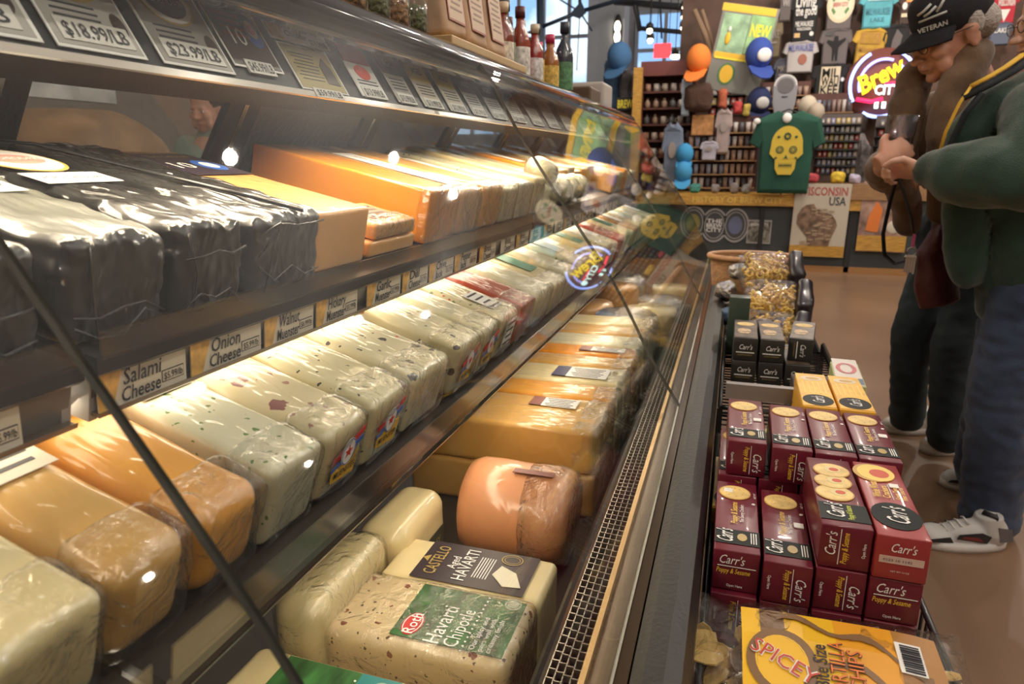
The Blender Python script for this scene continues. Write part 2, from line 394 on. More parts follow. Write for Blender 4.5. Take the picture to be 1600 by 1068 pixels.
# honeycomb air grille: real slots
gm = MB(); GR = mat('grille_steel', (.24, .215, .185), .35, .8)
gx0, gz0, gx1, gz1 = -.142, .702, -.106, .716
cpart(MB().ext([(gx0, gz0 - .03), (gx1, gz1 - .03), (gx1, gz1 - .04), (gx0, gz0 - .04)], Y0, Y1, BLACK), 'air_duct')
for i in range(5):
    u = i / 4; gm.box((gx0 + (gx1 - gx0) * u, (Y0 + Y1) / 2, gz0 + (gz1 - gz0) * u - .003), (.0012, Y1 - Y0, .008), GR)
for c in range(4):
    xa = gx0 + (gx1 - gx0) * c / 4; za = gz0 + (gz1 - gz0) * (c + .5) / 4; yy = .2 + (c % 2) * .0065
    while yy < Y1: gm.box((xa + .0045, yy, za - .003), (.0085, .0012, .008), GR); yy += .013 if yy < 1.8 else .026
cpart(gm, 'air_grille')
# inner dark rail holding the bottom cheeses
cpart(MB().ext([(-.172, .52), (-.172, .648), (-.166, .656), (-.160, .652), (-.157, .668), (-.150, .674), (-.147, .69), (-.142, .702), (-.142, .52)], Y0, Y1, BLACK), 'front_rail')
cpart(MB().box((-.55, (Y0 + Y1) / 2, .515), (.78, Y1 - Y0, .02), mat('deck_dark_steel', (.05, .042, .035), .4, .3)), 'deck')
cpart(MB().ext([(-.94, .1), (-.94, .9), (-.99, .9), (-.99, .1)], Y0, Y1, BLACKM), 'back_panel')
cpart(MB().box((-.55, (Y0 + Y1) / 2, .3), (.86, Y1 - Y0, .40), BLACKM), 'base_body')
# shelves
def shelf(x, z, tilt, depth, secs, zl, dr=.052):
    s = bpy.data.objects.new('shelf', None); COL.objects.link(s); s.parent = case; s.location = (x - CX, -CY, z); s.rotation_euler = (0, math.radians(tilt), 0)
    PAN = mat('shelf_black_metal', (.025, .022, .02), .3, .3)
    for (a, b) in secs:
        m = MB(); m.box((-depth / 2, (a + b) / 2, -.006), (depth, b - a, .010), PAN); m.build('shelf_pan', s)
        m = MB(); m.ext([(0, .002), (.012, .002), (.014, -.012), (.010, -.016), (0, -.016)], a, b, BLACK); m.build('front_rim', s)
        m = MB(); m.ext([(.004, -.016), (.006, -.016), (.001, -dr), (-.001, -dr)], a + .004, b - .004, mat('tag_rail_grey', (.10, .095, .09), .35)); m.ext([(.0, -dr), (.012, -dr), (.013, .005 - dr), (.010, .003 - dr), (0, .003 - dr)], a + .004, b - .004, mat('tag_lip_bronze', (.16, .12, .09), .3, .5))
        m.build('tag_rail', s)
        m = MB(); m.ext([(.012, .0), (.014, .0), (.010, zl), (.008, zl)], a + .004, b - .004, film('clear_lip', (.86, .82, .76), .7, .12, min_r=.06)); m.build('clear_lip', s)
        for yy in (a + .006, b - .006):
            m = MB(); m.box((-.012, yy, -.03), (.03, .008, .055), GREY); m.build('bracket', s)
    return s
sh1 = shelf(-.472, 1.052, 13, .40, [(Y0, .372), (.384, 1.60), (1.606, 2.56), (2.566, Y1 - .02)], .022)
sh2 = shelf(-.362, .851, 18, .53, [(Y0, .295), (.305, 1.60), (1.606, 2.56), (2.566, Y1 - .02)], .030, .031)
# canopy: top slab, round front rail, sloping sign panel
cpart(MB().box((-.74, (Y0 + Y1) / 2, 1.392), (.42, Y1 - Y0, .016), mat('top_black_laminate', (.03, .03, .032), .3)), 'top_slab')
rail = [(-.524 + .023 * math.cos(a) * 1.05, 1.378 + .026 * math.sin(a)) for a in [2 * PI * i / 18 for i in range(18)]]
cpart(MB().ext(rail, Y0, Y1, mat('black_gloss_rail', (.02, .02, .022), .16, coat=1), smooth=True), 'top_rail')
cpart(MB().ext([(-.549, 1.400), (-.536, 1.408), (-.53, 1.405), (-.54, 1.396)], Y0, Y1, CHROME), 'rail_trim')
sp = Vector((-.522, 0, .853)); nrm = Vector((.853, 0, .522))
cpart(MB().ext([(-.520, 1.280), (-.581, 1.380), (-.588, 1.377), (-.527, 1.277)], Y0, Y1, mat('sign_panel_charcoal', (.018, .018, .02), .35, spec=.25)), 'sign_panel')
cpart(MB().ext([(-.5195, 1.275), (-.5150, 1.276), (-.5185, 1.283), (-.5205, 1.282)], Y0, Y1, mat('clear_sign_lip', (.62, .56, .5), .2, coat=.6)), 'sign_lip')
cpart(MB().ext([(-.571, 1.372), (-.556, 1.372), (-.556, 1.379), (-.571, 1.379)], Y0, Y1, mat('copper_strip', (.65, .33, .13), .3, .8)), 'copper_strip')
cpart(MB().box((-.76, (Y0 + Y1) / 2, 1.34), (.36, Y1 - Y0, .012), BLACKM), 'canopy_soffit')
for (x, z, p_, w_, a_) in TUBES:
    cpart(MB().tube([(x - .008, -.2, z + .012), (x - .008, Y1 - .05, z + .012)], .006, mat('fluorescent_tube', (1, .86, .66), .4, emit=2.2), n=10), 'light_tube')
cpart(MB().ext([(-.636, 1.296), (-.640, 1.296), (-.640, 1.335), (-.636, 1.335)], Y0, Y1, BLACKM), 'added_light_baffle')  # unseen baffle, added to keep canopy light off the rear doors
# slanted rear sliding doors
dv = Vector((-.22, 0, -.34)).normalized()
dt = Vector((-.80, 0, 1.335))
cpart(MB().ext([(-.785, 1.345), (-.815, 1.290), (-.835, 1.292), (-.81, 1.345)], Y0, Y1, BLACKM), 'door_header')
for i, (ya, yb, solid) in enumerate([(-.2, .62, 0), (.62, 1.05, 0), (1.05, 1.5, 1), (1.5, 2.0, 0), (2.0, 2.5, 0), (2.5, 3.0, 0), (3.0, 3.5, 0)]):
    M_ = frame(dt + Vector((0, (ya + yb) / 2, 0)), (0, 1, 0), -dv)
    m = MB(); wd = yb - ya
    if solid: m.box((0, -.16, -.004), (wd, .34, .006), mat('door_charcoal', (.05, .045, .04), .5, bump=.3, bscale=90), M_)
    for sx in (-1, 1): m.box((sx * (wd / 2 - .022), -.16, 0), (.036, .34, .014), BLACKM, M_); m.box((sx * (wd / 2 - .002), -.16, .008), (.006, .34, .003), CHROME, M_)
    m.box((0, -.325, 0), (wd, .03, .014), BLACKM, M_)
    d = cpart(m, 'rear_door')
    if not solid: MB().box((0, -.16, 0), (wd - .07, .30, .004), film('door_glass', (.8, .8, .78), .7, .05), M_).build('door_pane', d)
# glass front: three curved panels and the end pane
GP = [(-.535, 1.412), (-.512, 1.401), (-.495, 1.374), (-.472, 1.3465), (-.427, 1.266), (-.34, 1.136), (-.218, .962), (-.134, .809), (-.075, .717)]
def spline(P, n=6):
    out = []
    for i in range(len(P) - 1):
        a = Vector(P[max(0, i - 1)]); b = Vector(P[i]); c = Vector(P[i + 1]); d = Vector(P[min(len(P) - 1, i + 2)])
        for k in range(n):
            t_ = k / n; out.append(.5 * ((2 * b) + (c - a) * t_ + (2 * a - 5 * b + 4 * c - d) * t_ ** 2 + (3 * b - a - 3 * c + d) * t_ ** 3))
    out.append(Vector(P[-1])); return out
def offs(P, d):
    o = []
    for i, p in enumerate(P):
        t_ = (P[min(len(P) - 1, i + 1)] - P[max(0, i - 1)]).normalized(); o.append(p + Vector((-t_.y, t_.x)) * d)
    return o
SP = spline(GP, 5); SQ = offs(SP, -.005)
for (a, b) in ((Y0, .2535), (.2565, 1.3525), (1.3565, 2.4525), (2.4565, 3.55)):
    m = MB(); n = len(SP)
    vs = [(p.x, y, p.y) for y in (a, b) for p in SP] + [(p.x, y, p.y) for y in (a, b) for p in SQ]
    m.add(vs, [(i, i + 1, n + i + 1, n + i) for i in range(n - 1)] + [(2 * n + i, 3 * n + i, 3 * n + i + 1, 2 * n + i + 1) for i in range(n - 1)], GLASS, smooth=True)
    m.add(vs, [(i, 2 * n + i, 2 * n + i + 1, i + 1) for i in range(n - 1)] + [(n + i, n + i + 1, 3 * n + i + 1, 3 * n + i) for i in range(n - 1)] + [(n - 1, 3 * n - 1, 4 * n - 1, 2 * n - 1)], GEDGE)
    cpart(m, 'glass_panel')
m = MB(); E_ = [(p.x, p.y) for p in SP[5:]] + [(-.2, .70), (-.52, 1.0), (-.6, 1.38)]
k = len(E_); m.add([(x, Y1 + .004, z) for x, z in E_] + [(x, Y1 + .010, z) for x, z in E_], [tuple(range(k)), tuple(reversed(range(k, 2 * k)))], GLASS)
m.add([(x, Y1 + .004, z) for x, z in E_] + [(x, Y1 + .010, z) for x, z in E_], [(i, (i + 1) % k, k + (i + 1) % k, k + i) for i in range(k)], GEDGE); cpart(m, 'end_glass')
cpart(MB().rblock((-.078, Y1 + .007, .722), (.03, .02, .014), .005, mat('green_end_cap', (.3, .8, .03), .4)), 'end_cap')
# ------------------------------------------------------------------ cheeses
SHELF = {1: (Vector((-.472, 0, 1.052)), math.radians(13)), 2: (Vector((-.362, 0, .851)), math.radians(18))}
def on_shelf(k, back, y, up=0.0):
    o, t_ = SHELF[k]; R_ = Matrix.Rotation(t_, 3, 'Y'); return o + R_ @ Vector((-back, y, up)), (0, t_, 0)
K_ORANGE = cheese('cheddar_deep_orange', (.80, .30, .015), crinkle=.35)
K_TAN = cheese('cheddar_tan', (.80, .42, .13), crinkle=.4)
K_GOLD = cheese('gouda_gold', (.66, .38, .10), crinkle=.8)
K_AMBER = cheese('muenster_amber', (.78, .36, .05), crinkle=.6)
K_PEACH = cheese('colby_peach', (.80, .47, .24), crinkle=.5)
K_CREAM = cheese('cream_white', (.74, .62, .34), crinkle=.6)
K_PALE = cheese('pale_jack', (.70, .64, .43), crinkle=.7)
K_HERB = cheese('herb_jack', (.68, .65, .46), [((.10, .20, .04), 130, .30, .22)], crinkle=.8)
K_SALAMI = cheese('salami_jack', (.72, .62, .38), [((.26, .10, .09), 34, .36, .20), ((.35, .16, .12), 90, .32, .2)], crinkle=.8)
K_ONION = cheese('onion_jack', (.72, .64, .39), [((.26, .13, .13), 42, .34, .18), ((.05, .04, .03), 130, .28, .1)], crinkle=.8)
K_WALNUT = cheese('walnut_muenster', (.73, .65, .42), [((.07, .05, .05), 50, .27, .18), ((.55, .15, .03), 70, .22, .08)], crinkle=.6)
K_PEPPER = cheese('pepper_jack', (.68, .60, .38), [((.12, .20, .06), 110, .3, .25), ((.5, .08, .03), 90, .25, .14)], crinkle=.9)
K_RED = cheese('paprika_red', (.42, .05, .012), crinkle=.7)
K_PINK = cheese('smoked_pink', (.78, .34, .15), crinkle=.35)
K_HAV = cheese('havarti_cream', (.80, .66, .36), crinkle=.2)
K_CHIP = cheese('chipotle_havarti', (.80, .62, .36), [((.25, .06, .02), 75, .30, .22), ((.10, .05, .03), 150, .3, .15)], crinkle=1.0)
K_BROWN = cheese('smoked_brown', (.52, .27, .09), crinkle=.7)
BLACKW = cheese('black_wax_film', (.020, .020, .020), crinkle=1.0, rough=.35, var=.5, cscale=13, coat=1, sss=0, dist=.016)
BLACKT = mat('black_film_sheen', (.15, .155, .13), .4, coat=.5, bump=.5, bscale=25, stretch=(.5, 3, 1), var=.35, vscale=9)  # pale sheen of light on the black film, painted into the top colour
FILM = film('cling_film', (.975, .975, .96), 1.0, .14, crinkle=1.0, cscale=30, min_r=.075)
G_TOP = 'cheese loaves side by side on the upper shelf'; G_MID = 'cheese loaves side by side on the middle shelf'; G_BOT = 'cheeses in the bottom tray'
def loaf(nm, L, W, H, m_, r=.008, amp=.0012, n=7, seed=0, **k):
    mb = MB(); mb.rblock((-L / 2, 0, H / 2), (L, W, H), r, m_, n=n, amp=amp, seed=seed, **k); return mb
def put(mb, nm, label, k, back, y, group, cat='cheese', up=0):
    loc, rot = on_shelf(k, back, y, up); o = mb.build(nm, loc=loc, rot=rot); return tag(o, label, cat, group)
def F_front(z=.04, y=0, x=.0016): return frame((x, y, z), (0, 1, 0), (0, 0, 1))
def F_top(H, x, y=0): return frame((x, y, H + .0016), (0, 1, 0), (-1, 0, 0))
def F_topx(H, x, y=0): return frame((x, y, H + .0016), (1, 0, 0), (0, 1, 0))
def F_side(x, z, y): return frame((x, y - .0016, z), (1, 0, 0), (0, 0, 1))

def film_front(o, W, H, seed, depth=.05):
    """bunched cling film over the front end of a loaf"""
    mb = MB(); mb.rblock((-depth / 2 + .004, 0, H / 2 + .001), (depth, W + .004, H + .004), .012, FILM, n=10, amp=.0035, fr=24, seed=seed)
    w_ = mb.build('plastic_wrap', o); return w_
def logo_sticker(o, H, W):
    """small dairy sticker: star shield on red, white and blue bands over yellow"""
    M_ = F_front(H * .52, 0, .0032); m = MB()
    m.poly([(-.024, -.022), (.022, -.028), (.026, .0), (.0, .004), (-.026, -.004)], mat('sticker_yellow', (.85, .5, .04), .4), M_)
    m.poly([(-.028, .002), (-.006, .008), (-.006, .016), (-.028, .010)], REDP, M_, z=.0004); m.poly([(.008, .014), (.028, .022), (.028, .030), (.008, .022)], REDP, M_, z=.0004)
    m.poly([(-.028, -.008), (-.006, -.002), (-.006, .002), (-.028, -.004)], BLUE, M_, z=.0005); m.poly([(.008, .004), (.028, .012), (.028, .018), (.008, .012)], BLUE, M_, z=.0005)
    m.disc(0, .008, .013, .016, WHITE, M_, z=.001); m.ring(0, .008, .0125, .0155, .0012, BLUE, M_, z=.0018)
    m.poly([(0 + (.008 if i % 2 == 0 else .0035) * math.sin(PI * i / 5), .008 + (.008 if i % 2 == 0 else .0035) * math.cos(PI * i / 5)) for i in range(10)], REDP, M_, z=.0012)
    m.text('MUENSTER', 0, -.014, .008, INK, M_, z=.0016, w=.042, off=.01)
    m.build('dairy_sticker', o)
def paper(o, M_, w, h, lines=6, head=None, mt=WHITE, hc=None, name='label'):
    m = MB(); m.plate(0, 0, w, h, mt, M_)
    if hc: m.plate(-w / 2 + w * .13, 0, w * .26, h, hc, M_, t=.001)
    for i in range(lines):
        yy = h * .36 - i * h * .76 / max(1, lines - 1); ww = w * (.6 if hc else .84) * (1 - .25 * ((i * 7) % 3) / 2)
        m.plate(w * (.12 if hc else 0), yy, ww, h * .28 / lines, INK, M_, t=.0011)
    if head: m.text(head, 0, h * .34, h * .2, INK, M_, z=.0014)
    return m.build(name, o)

# upper shelf ------------------------------------------------------
top = []
def top_block(y0, y1, H, L, m_, label, back=.028, seed=0, r=.006, amp=.001, **k):
    o = put(loaf('l', L, (y1 - y0) - .004, H, m_, r=r, amp=amp, seed=seed, **k), 'cheese_block', label, 1, back, (y0 + y1) / 2, G_TOP)
    o.name = 'cheese_block'; o.data.name = 'cheese_block'; return o
def black_block(y0, y1, label, seed, top_=None, H=.088):
    o = top_block(y0, y1, H, .35, BLACKW, label, back=.014, seed=seed, r=.012, amp=.0040, n=30, fr=26)
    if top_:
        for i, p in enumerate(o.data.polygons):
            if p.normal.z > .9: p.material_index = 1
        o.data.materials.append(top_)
    rnd = random.Random(seed); W = y1 - y0; m = MB()      # folded edges and cord of the wrapper
    for i in range(2):
        z0 = rnd.uniform(.01, H - .01); yb = -W / 2 + .008; P = [(.003 + .002 * math.sin(3 * u), yb + (W - .016) * u, z0 + rnd.uniform(-.012, .012)) for u in (0, .25, .5, .75, 1)]
        m.tube(P, .0011, BLACKW, n=6)
    for i in range(1):
        y_ = -W / 2 + W * (i + .8) / 3.6; m.tube([(.003, y_ + rnd.uniform(-.01, .01), .004), (.004, y_, H * .5), (.001, y_ + rnd.uniform(-.02, .02), H - .006)], .0011, BLACKW, n=6)
    m.build('wrapper_fold', o)
    return o
def crest(o, x, y):
    m = MB(); M_ = F_top(.088, x, y); m.disc(0, 0, .042, .05, mat('crest_gold', (.5, .36, .1), .4), M_); m.disc(0, 0, .038, .045, WHITE, M_, t=.001)
    m.disc(0, .0, .028, .02, mat('crest_rose', (.75, .35, .3), .5), M_, t=.0013); m.text('CHEDDAR', 0, 0, .012, WHITE, M_, z=.0022, w=.045, off=.01); m.plate(0, -.075, .085, .04, WHITE, M_); m.text('AGED CHEDDAR', 0, -.075, .01, INK, M_, w=.07)
    m.build('crest_label', o)
black_block(.245, .362, 'black waxed cheddar block cut off by the left edge of the photo, upper shelf', 11)
o = black_block(.376, .482, 'black-wrapped cheddar block with sheen painted on top, nearest full block of the upper shelf', 3, BLACKT); crest(o, -.23, -.012)
o = black_block(.49, .586, 'black-wrapped cheddar block with creased front, between the sheen-topped one and its neighbour', 5); crest(o, -.25, 0)
o = black_block(.594, .724, 'black-wrapped cheddar block touching the tan cheddar block on the upper shelf', 8)
m = MB(); m.tube([on := Vector((-.345, -.11, .092)), Vector((-.30, -.06, .096)), Vector((-.1, 0, .092)), Vector((-.002, .02, .09))], .0022, BLACK, n=6); m.build('tie_cord', o)
o = top_block(.732, .862, .079, .335, K_TAN, 'tan cheddar block with a dark label, beside the black-wrapped blocks', seed=2)
m = MB(); M_ = F_top(.079, -.25); m.plate(0, 0, .11, .12, mat('dark_cheddar_label', (.035, .025, .04), .35), M_); m.disc(.025, -.01, .022, .028, BLUE, M_, t=.001); m.disc(.025, -.01, .012, .016, WHITE, M_, t=.0013); m.text('10', -.025, -.01, .03, WHITE, M_, off=.005); m.text('YEAR CHEDDAR', 0, .04, .011, GOLD, M_, w=.08); m.build('cheddar_label', o)
# small wrapped piece lying in front, on a second flat piece
for i, (zz, lb) in enumerate([(0, 'flat tan cheddar piece lying under the small wrapped wedge, upper shelf'), (.026, 'small shiny wrapped cheddar wedge lying in the gap before the deep orange block')]):
    mb = MB(); mb.rblock((-.05, 0, .0125), (.10, .13 if i else .15, .025), .006, K_TAN, n=8, amp=.0012, seed=i + 30)
    o = put(mb, 'l', lb, 1, .03, .955, G_TOP, up=zz); o.name = 'cheese_wedge'
    if i:
        paper(o, F_top(.025, -.05), .08, .06, 4, mt=mat('wedge_label', (.25, .10, .05), .4)); film_front(o, .13, .025, 7)
o = top_block(1.06, 1.188, .092, .355, K_ORANGE, 'deep orange cheddar block with a bare long side, past the tan wedge', seed=4, r=.005); film_front(o, .124, .092, 3, .03)
o = top_block(1.196, 1.31, .088, .37, K_PEACH, 'peach colby block with a long white paper strip, behind the deep orange block', seed=6, r=.012)
m = MB(); m.plate(0, 0, .07, .26, WHITE, F_top(.088, -.16)); m.text('COLBY CHEESE NATURAL', 0, 0, .012, INK, F_topx(.088, -.16), z=.0013, w=.2); m.build('paper_strip', o); film_front(o, .11, .088, 4)
o = top_block(1.318, 1.45, .09, .37, K_TAN, 'orange cheddar loaf with rounded end, standing third past the tan wedge', seed=9, r=.012); film_front(o, .128, .09, 5)
seq = [(K_PALE, 'pale'), (K_HERB, 'greenish white'), (K_CREAM, 'cream'), (K_TAN, 'tan'), (K_PALE, 'pale'), (K_ORANGE, 'orange'), (K_CREAM, 'cream'), (K_TAN, 'tan'), (K_PALE, 'pale'), (K_PEACH, 'peach'), (K_AMBER, 'amber'), (K_CREAM, 'cream'), (K_TAN, 'tan'), (K_PALE, 'pale'), (K_ORANGE, 'orange'), (K_CREAM, 'cream'), (K_PALE, 'pale')]
ordn = ['first', 'second', 'third', 'fourth', 'fifth', 'sixth', 'seventh', 'eighth', 'ninth', 'tenth', 'eleventh', 'twelfth', 'thirteenth', 'fourteenth', 'fifteenth', 'sixteenth', 'seventeenth']
y = 1.458
for i, (mm, cn) in enumerate(seq):
    W = (.105, .12, .11, .13)[i % 4]
    o = top_block(y, y + W, .08 + .008 * (i % 3), .35 + .01 * (i % 3), mm, '%s cheese block on the upper shelf, %s past the rounded orange loaf' % (cn, ordn[i]), seed=20 + i, r=.009, back=.03 if i < 3 or i > 11 else .12)
    if i % 3 == 0 or i == 5: m = MB(); m.plate(0, 0, .055, .2, WHITE, F_top(.08 + .008 * (i % 3), -.18)); m.build('paper_strip', o)
    if i < 3: film_front(o, W, .085, i)
    y += W + .006
# round white cheeses in crumpled film on the front of the upper shelf
for i, (yy, rr, dz, lb) in enumerate([(1.86, .052, 0, 'round white cheese in crumpled film, nearest of the balls on the upper shelf'), (1.97, .05, 0, 'round white cheese in crumpled film, second ball on the upper shelf'), (1.90, .045, .062, 'round white cheese on top of the two nearest balls of the upper shelf'), (2.10, .052, 0, 'round white cheese in crumpled film, third ball on the upper shelf'), (2.24, .05, 0, 'round white cheese with a dark tag, fourth ball on the upper shelf'), (2.38, .05, 0, 'round white cheese in crumpled film, farthest ball on the upper shelf')]):
    mb = MB(); mb.rblock((0, 0, rr * .8), (rr * 2, rr * 2, rr * 1.6), rr * .78, K_PALE, n=5, amp=.003, seed=i)
    o = put(mb, 'l', lb, 1, .075, yy, 'round cheeses on the upper shelf', up=dz); o.name = 'round_cheese'
    mb = MB(); mb.rblock((0, 0, rr * .8), (rr * 2.08, rr * 2.08, rr * 1.7), rr * .8, FILM, n=9, amp=.006, fr=30, seed=i); mb.build('plastic_wrap', o)

# middle shelf ------------------------------------------------------
def mid(y0, y1, m_, label, H=.085, L=.30, r=.012, seed=0, amp=.0016, back=.022, wrap=True, **k):
    o = put(loaf('l', L, (y1 - y0) - .003, H, m_, r=r, amp=amp, seed=seed, **k), 'cheese_block', label, 2, back, (y0 + y1) / 2, G_MID); o.name = 'cheese_loaf'; o.data.name = 'cheese_loaf'
    if wrap: film_front(o, y1 - y0 - .003, H, seed, .06)
    return o
mid(.185, .283, K_CREAM, 'cream white loaf cut off by the left edge of the photo, middle shelf', seed=1)
o = mid(.288, .359, K_GOLD, 'golden gouda loaf with rounded shoulder and a printed paper, middle shelf', seed=2, r=.02)
paper(o, F_top(.085, -.19), .055, .13, 9, mt=mat('aged_paper', (.62, .56, .46), .5))
mid(.363, .443, K_AMBER, 'amber orange muenster loaf with glossy film, under the salami tag', seed=3, r=.022)
o = mid(.447, .527, K_HERB, 'white herb-flecked loaf beside the amber orange one, middle shelf', seed=4, r=.009); paper(o, F_top(.085, -.2), .06, .1, 4)
o = mid(.531, .617, K_SALAMI, 'salami-flecked cream loaf with a dairy sticker, beside the white herb loaf', seed=5); logo_sticker(o, .085, .08)
o = mid(.621, .716, K_ONION, 'onion-flecked cream loaf with a dairy sticker, second of the stickered loaves', seed=6, r=.01); logo_sticker(o, .085, .08)
mid(.722, .842, K_WALNUT, 'wide cream loaf with dark walnut bits and no sticker, middle shelf', seed=7)
o = mid(.876, .972, K_WALNUT, 'pale loaf with one dark spot patch on its top, past the bare gap', seed=8); logo_sticker(o, .085, .08)
o = mid(.978, 1.058, K_PALE, 'plain pale loaf with a sticker, between the spotted loaf and the herb loaf', seed=9); logo_sticker(o, .085, .08)
o = mid(1.066, 1.168, K_PEPPER, 'pepper-flecked loaf with a white top label, beside the brick red loaf', seed=10); paper(o, F_top(.085, -.06), .05, .06, 4); paper(o, F_front(.05, 0, .0035), .05, .05, 4)
mid(1.174, 1.275, K_RED, 'brick red paprika-rubbed loaf on the middle shelf', seed=11, r=.008)
mid(1.281, 1.42, K_PALE, 'broad pale loaf just past the brick red loaf', seed=12, r=.02)
seq = [(K_CREAM, 'cream'), (K_PALE, 'pale'), (K_HERB, 'herb-flecked'), (K_PALE, 'pale'), (K_CREAM, 'cream'), (K_PEPPER, 'pepper-flecked'), (K_PALE, 'pale'), (K_RED, 'dark red'), (K_CREAM, 'cream'), (K_PALE, 'pale'), (K_BROWN, 'brown'), (K_PALE, 'pale'), (K_CREAM, 'cream'), (K_HERB, 'herb-flecked'), (K_PALE, 'pale'), (K_CREAM, 'cream')]
y = 1.428
for i, (mm, cn) in enumerate(seq):
    W = (.12, .11, .13, .12)[i % 4]
    o = mid(y, y + W, mm, '%s cheese loaf on the middle shelf, %s past the broad pale loaf' % (cn, ordn[i]), seed=30 + i, H=.08 + .006 * (i % 3), wrap=i < 4)
    if i % 2 == 0: m = MB(); m.plate(0, 0, .06, .16, WHITE if i % 4 else mat('green_strip', (.03, .22, .14), .4), F_top(.08 + .006 * (i % 3), -.15)); m.build('paper_strip', o)
    y += W + .006

# bottom tray ------------------------------------------------------
DZ = .525
def bot(name, c, d, m_, label, r=.012, rz=0, amp=.0015, seed=0, n=9, **k):
    mb = MB(); mb.rblock((0, 0, d[2] / 2), d, r, m_, n=n, amp=amp, seed=seed, **k)
    return tag(mb.build(name, loc=(c[0], c[1], c[2]), rot=(0, 0, rz)), label, 'cheese', G_BOT)
GRASS = mat('grass_green_print', (.03, .12, .03), .4, var=.7, vscale=60, stretch=(1, .3, 1)); TEAL = mat('teal_print', (.02, .22, .22), .4)
def grass_label(o, H, sub, x=0.0, w=.125, teal=False):
    M_ = F_top(H, x); m = MB(); m.plate(0, 0, w, .145, GRASS, M_)
    if teal: m.plate(0, -.05, w, .05, TEAL, M_, t=.0009)
    m.disc(-.028, .052, .021, .013, REDP, M_, t=.0012); m.ring(-.028, .052, .019, .0115, .0012, WHITE, M_, z=.0016); m.text('Roth', -.028, .052, .014, WHITE, M_, z=.002, off=.01)
    m.text('Havarti', -.018, .018, .021, WHITE, M_, z=.0014, w=.07, off=.004)
    m.text(sub, -.018, -.006, .019, WHITE, M_, z=.0014, w=.07)
    for i in range(14): m.disc(-.055 + i * .008, -.022, .0014, .0014, WHITE, M_, t=.0012, n=8)
    for i, s_ in enumerate(('Our spicy and', 'pairs well with', 'creamy finish')): m.text(s_, -.02, -.033 - i * .010, .007, WHITE, M_, z=.0014, w=.06)
    m.disc(.045, -.056, .011, .011, mat('wheel_emblem', (.5, .55, .42), .5), M_, t=.0012); m.ring(.045, -.056, .009, .009, .001, GRASS, M_, z=.0016)
    m.build('grass_label', o)
o = bot('cheese_loaf', (-.335, .515, DZ), (.36, .15, .10), K_HAV, 'cream havarti loaf with a green and teal grass label, nearest the bottom edge', seed=2, r=.016); grass_label(o, .10, 'original', -.055, teal=True)
o = bot('cheese_loaf', (-.338, .685, DZ), (.265, .128, .115), K_CHIP, 'chilli-flecked loaf with the green grass label reading Havarti Chipotle', seed=3, r=.016); grass_label(o, .115, 'Chipotle', .05, w=.105)
mb = MB(); mb.rblock((0, 0, .0585), (.272, .134, .119), .016, FILM, n=14, amp=.002, fr=22, seed=5); mb.build('plastic_wrap', o)
o = bot('cheese_loaf', (-.32, .80, DZ), (.235, .105, .112), K_HAV, 'plain cream havarti loaf with a black label, behind the chilli-flecked loaf', seed=4, r=.010)
M_ = F_top(.112, .01); m = MB(); PLUM = mat('plum_black_print', (.035, .022, .03), .4); m.plate(0, 0, .094, .165, PLUM, M_)
for s_, yy, hh, ww in (('CASTELLO', .060, .018, .07), ('Aged', .034, .013, .03), ('HAVARTI', .015, .019, .075)): m.text(s_, 0, yy, hh, GOLD if yy > .05 else WHITE, M_, z=.0014, w=ww, off=.006)
m.poly([(-.008, .072), (0, .082), (.008, .072)], GOLD, M_, z=.001)
for i in range(6): m.plate(0, -.002 - .004 * i, .05, .0014, WHITE, M_, t=.0012)
m.ring(.03, -.045, .013, .016, .0015, GOLD, M_, z=.0014); m.ring(.03, -.045, .009, .012, .001, GOLD, M_, z=.0014)
m.poly([(-.03, -.075), (.0, -.06), (.012, -.035), (-.012, -.028), (-.034, -.05)], mat('cream_print', (.75, .7, .55), .5), M_, z=.001); m.build('black_label', o)
o = bot('cheese_loaf', (-.478, .70, DZ), (.075, .19, .15), K_CREAM, 'filmed cream loaf stood on edge, left of the chilli-flecked loaf', seed=6, r=.026, rz=.02)
mb = MB(); mb.rblock((0, 0, .076), (.081, .198, .156), .028, FILM, n=12, amp=.002, fr=20, seed=6); mb.build('plastic_wrap', o)
o = bot('cheese_loaf', (-.468, .885, DZ), (.085, .17, .142), K_HAV, 'rounded cream loaf stood on edge with a dark side label, farther of the two', seed=7, r=.03)
M_ = frame((.0440, .005, .055), (0, 1, 0), (0, 0, 1)); m = MB(); m.plate(0, 0, .11, .06, mat('olive_black_print', (.05, .055, .035), .4), M_); m.text('CREAMY', 0, .012, .013, GOLD, M_, z=.0014, w=.08); m.text('HAVARTI', 0, -.01, .015, WHITE, M_, z=.0014, w=.085); m.build('side_label', o)
# pink smoked log lying across
mb = MB(); R0 = .083; pr = [(0, -.095), (R0 * .75, -.095), (R0 * .93, -.088), (R0, -.072)] + [(R0 + .001 * math.sin(i), -.072 + .144 * i / 8) for i in range(1, 8)] + [(R0, .072), (R0 * .93, .09), (R0 * .75, .095), (0, .096)]
mb.lathe(pr, K_PINK, n=36); mb.s = [True] * len(mb.s)
o = mb.build('cheese_log', loc=(-.315, 1.03, DZ + .084), rot=(0, PI / 2, 0)); tag(o, 'pink orange smoked cheese log in clear film lying across the tray', 'cheese', G_BOT)
mb = MB(); mb.lathe([(0, .0975), (.06, .098), (R0 * .95, .094), (R0 * 1.02, .07), (R0 * 1.02, .02)], FILM, n=30)
for i, v in enumerate(mb.v): nn = noise.noise_vector(Vector(v) * 40); mb.v[i] = (v[0] + nn.x * .003, v[1] + nn.y * .003, v[2] + nn.z * .003)
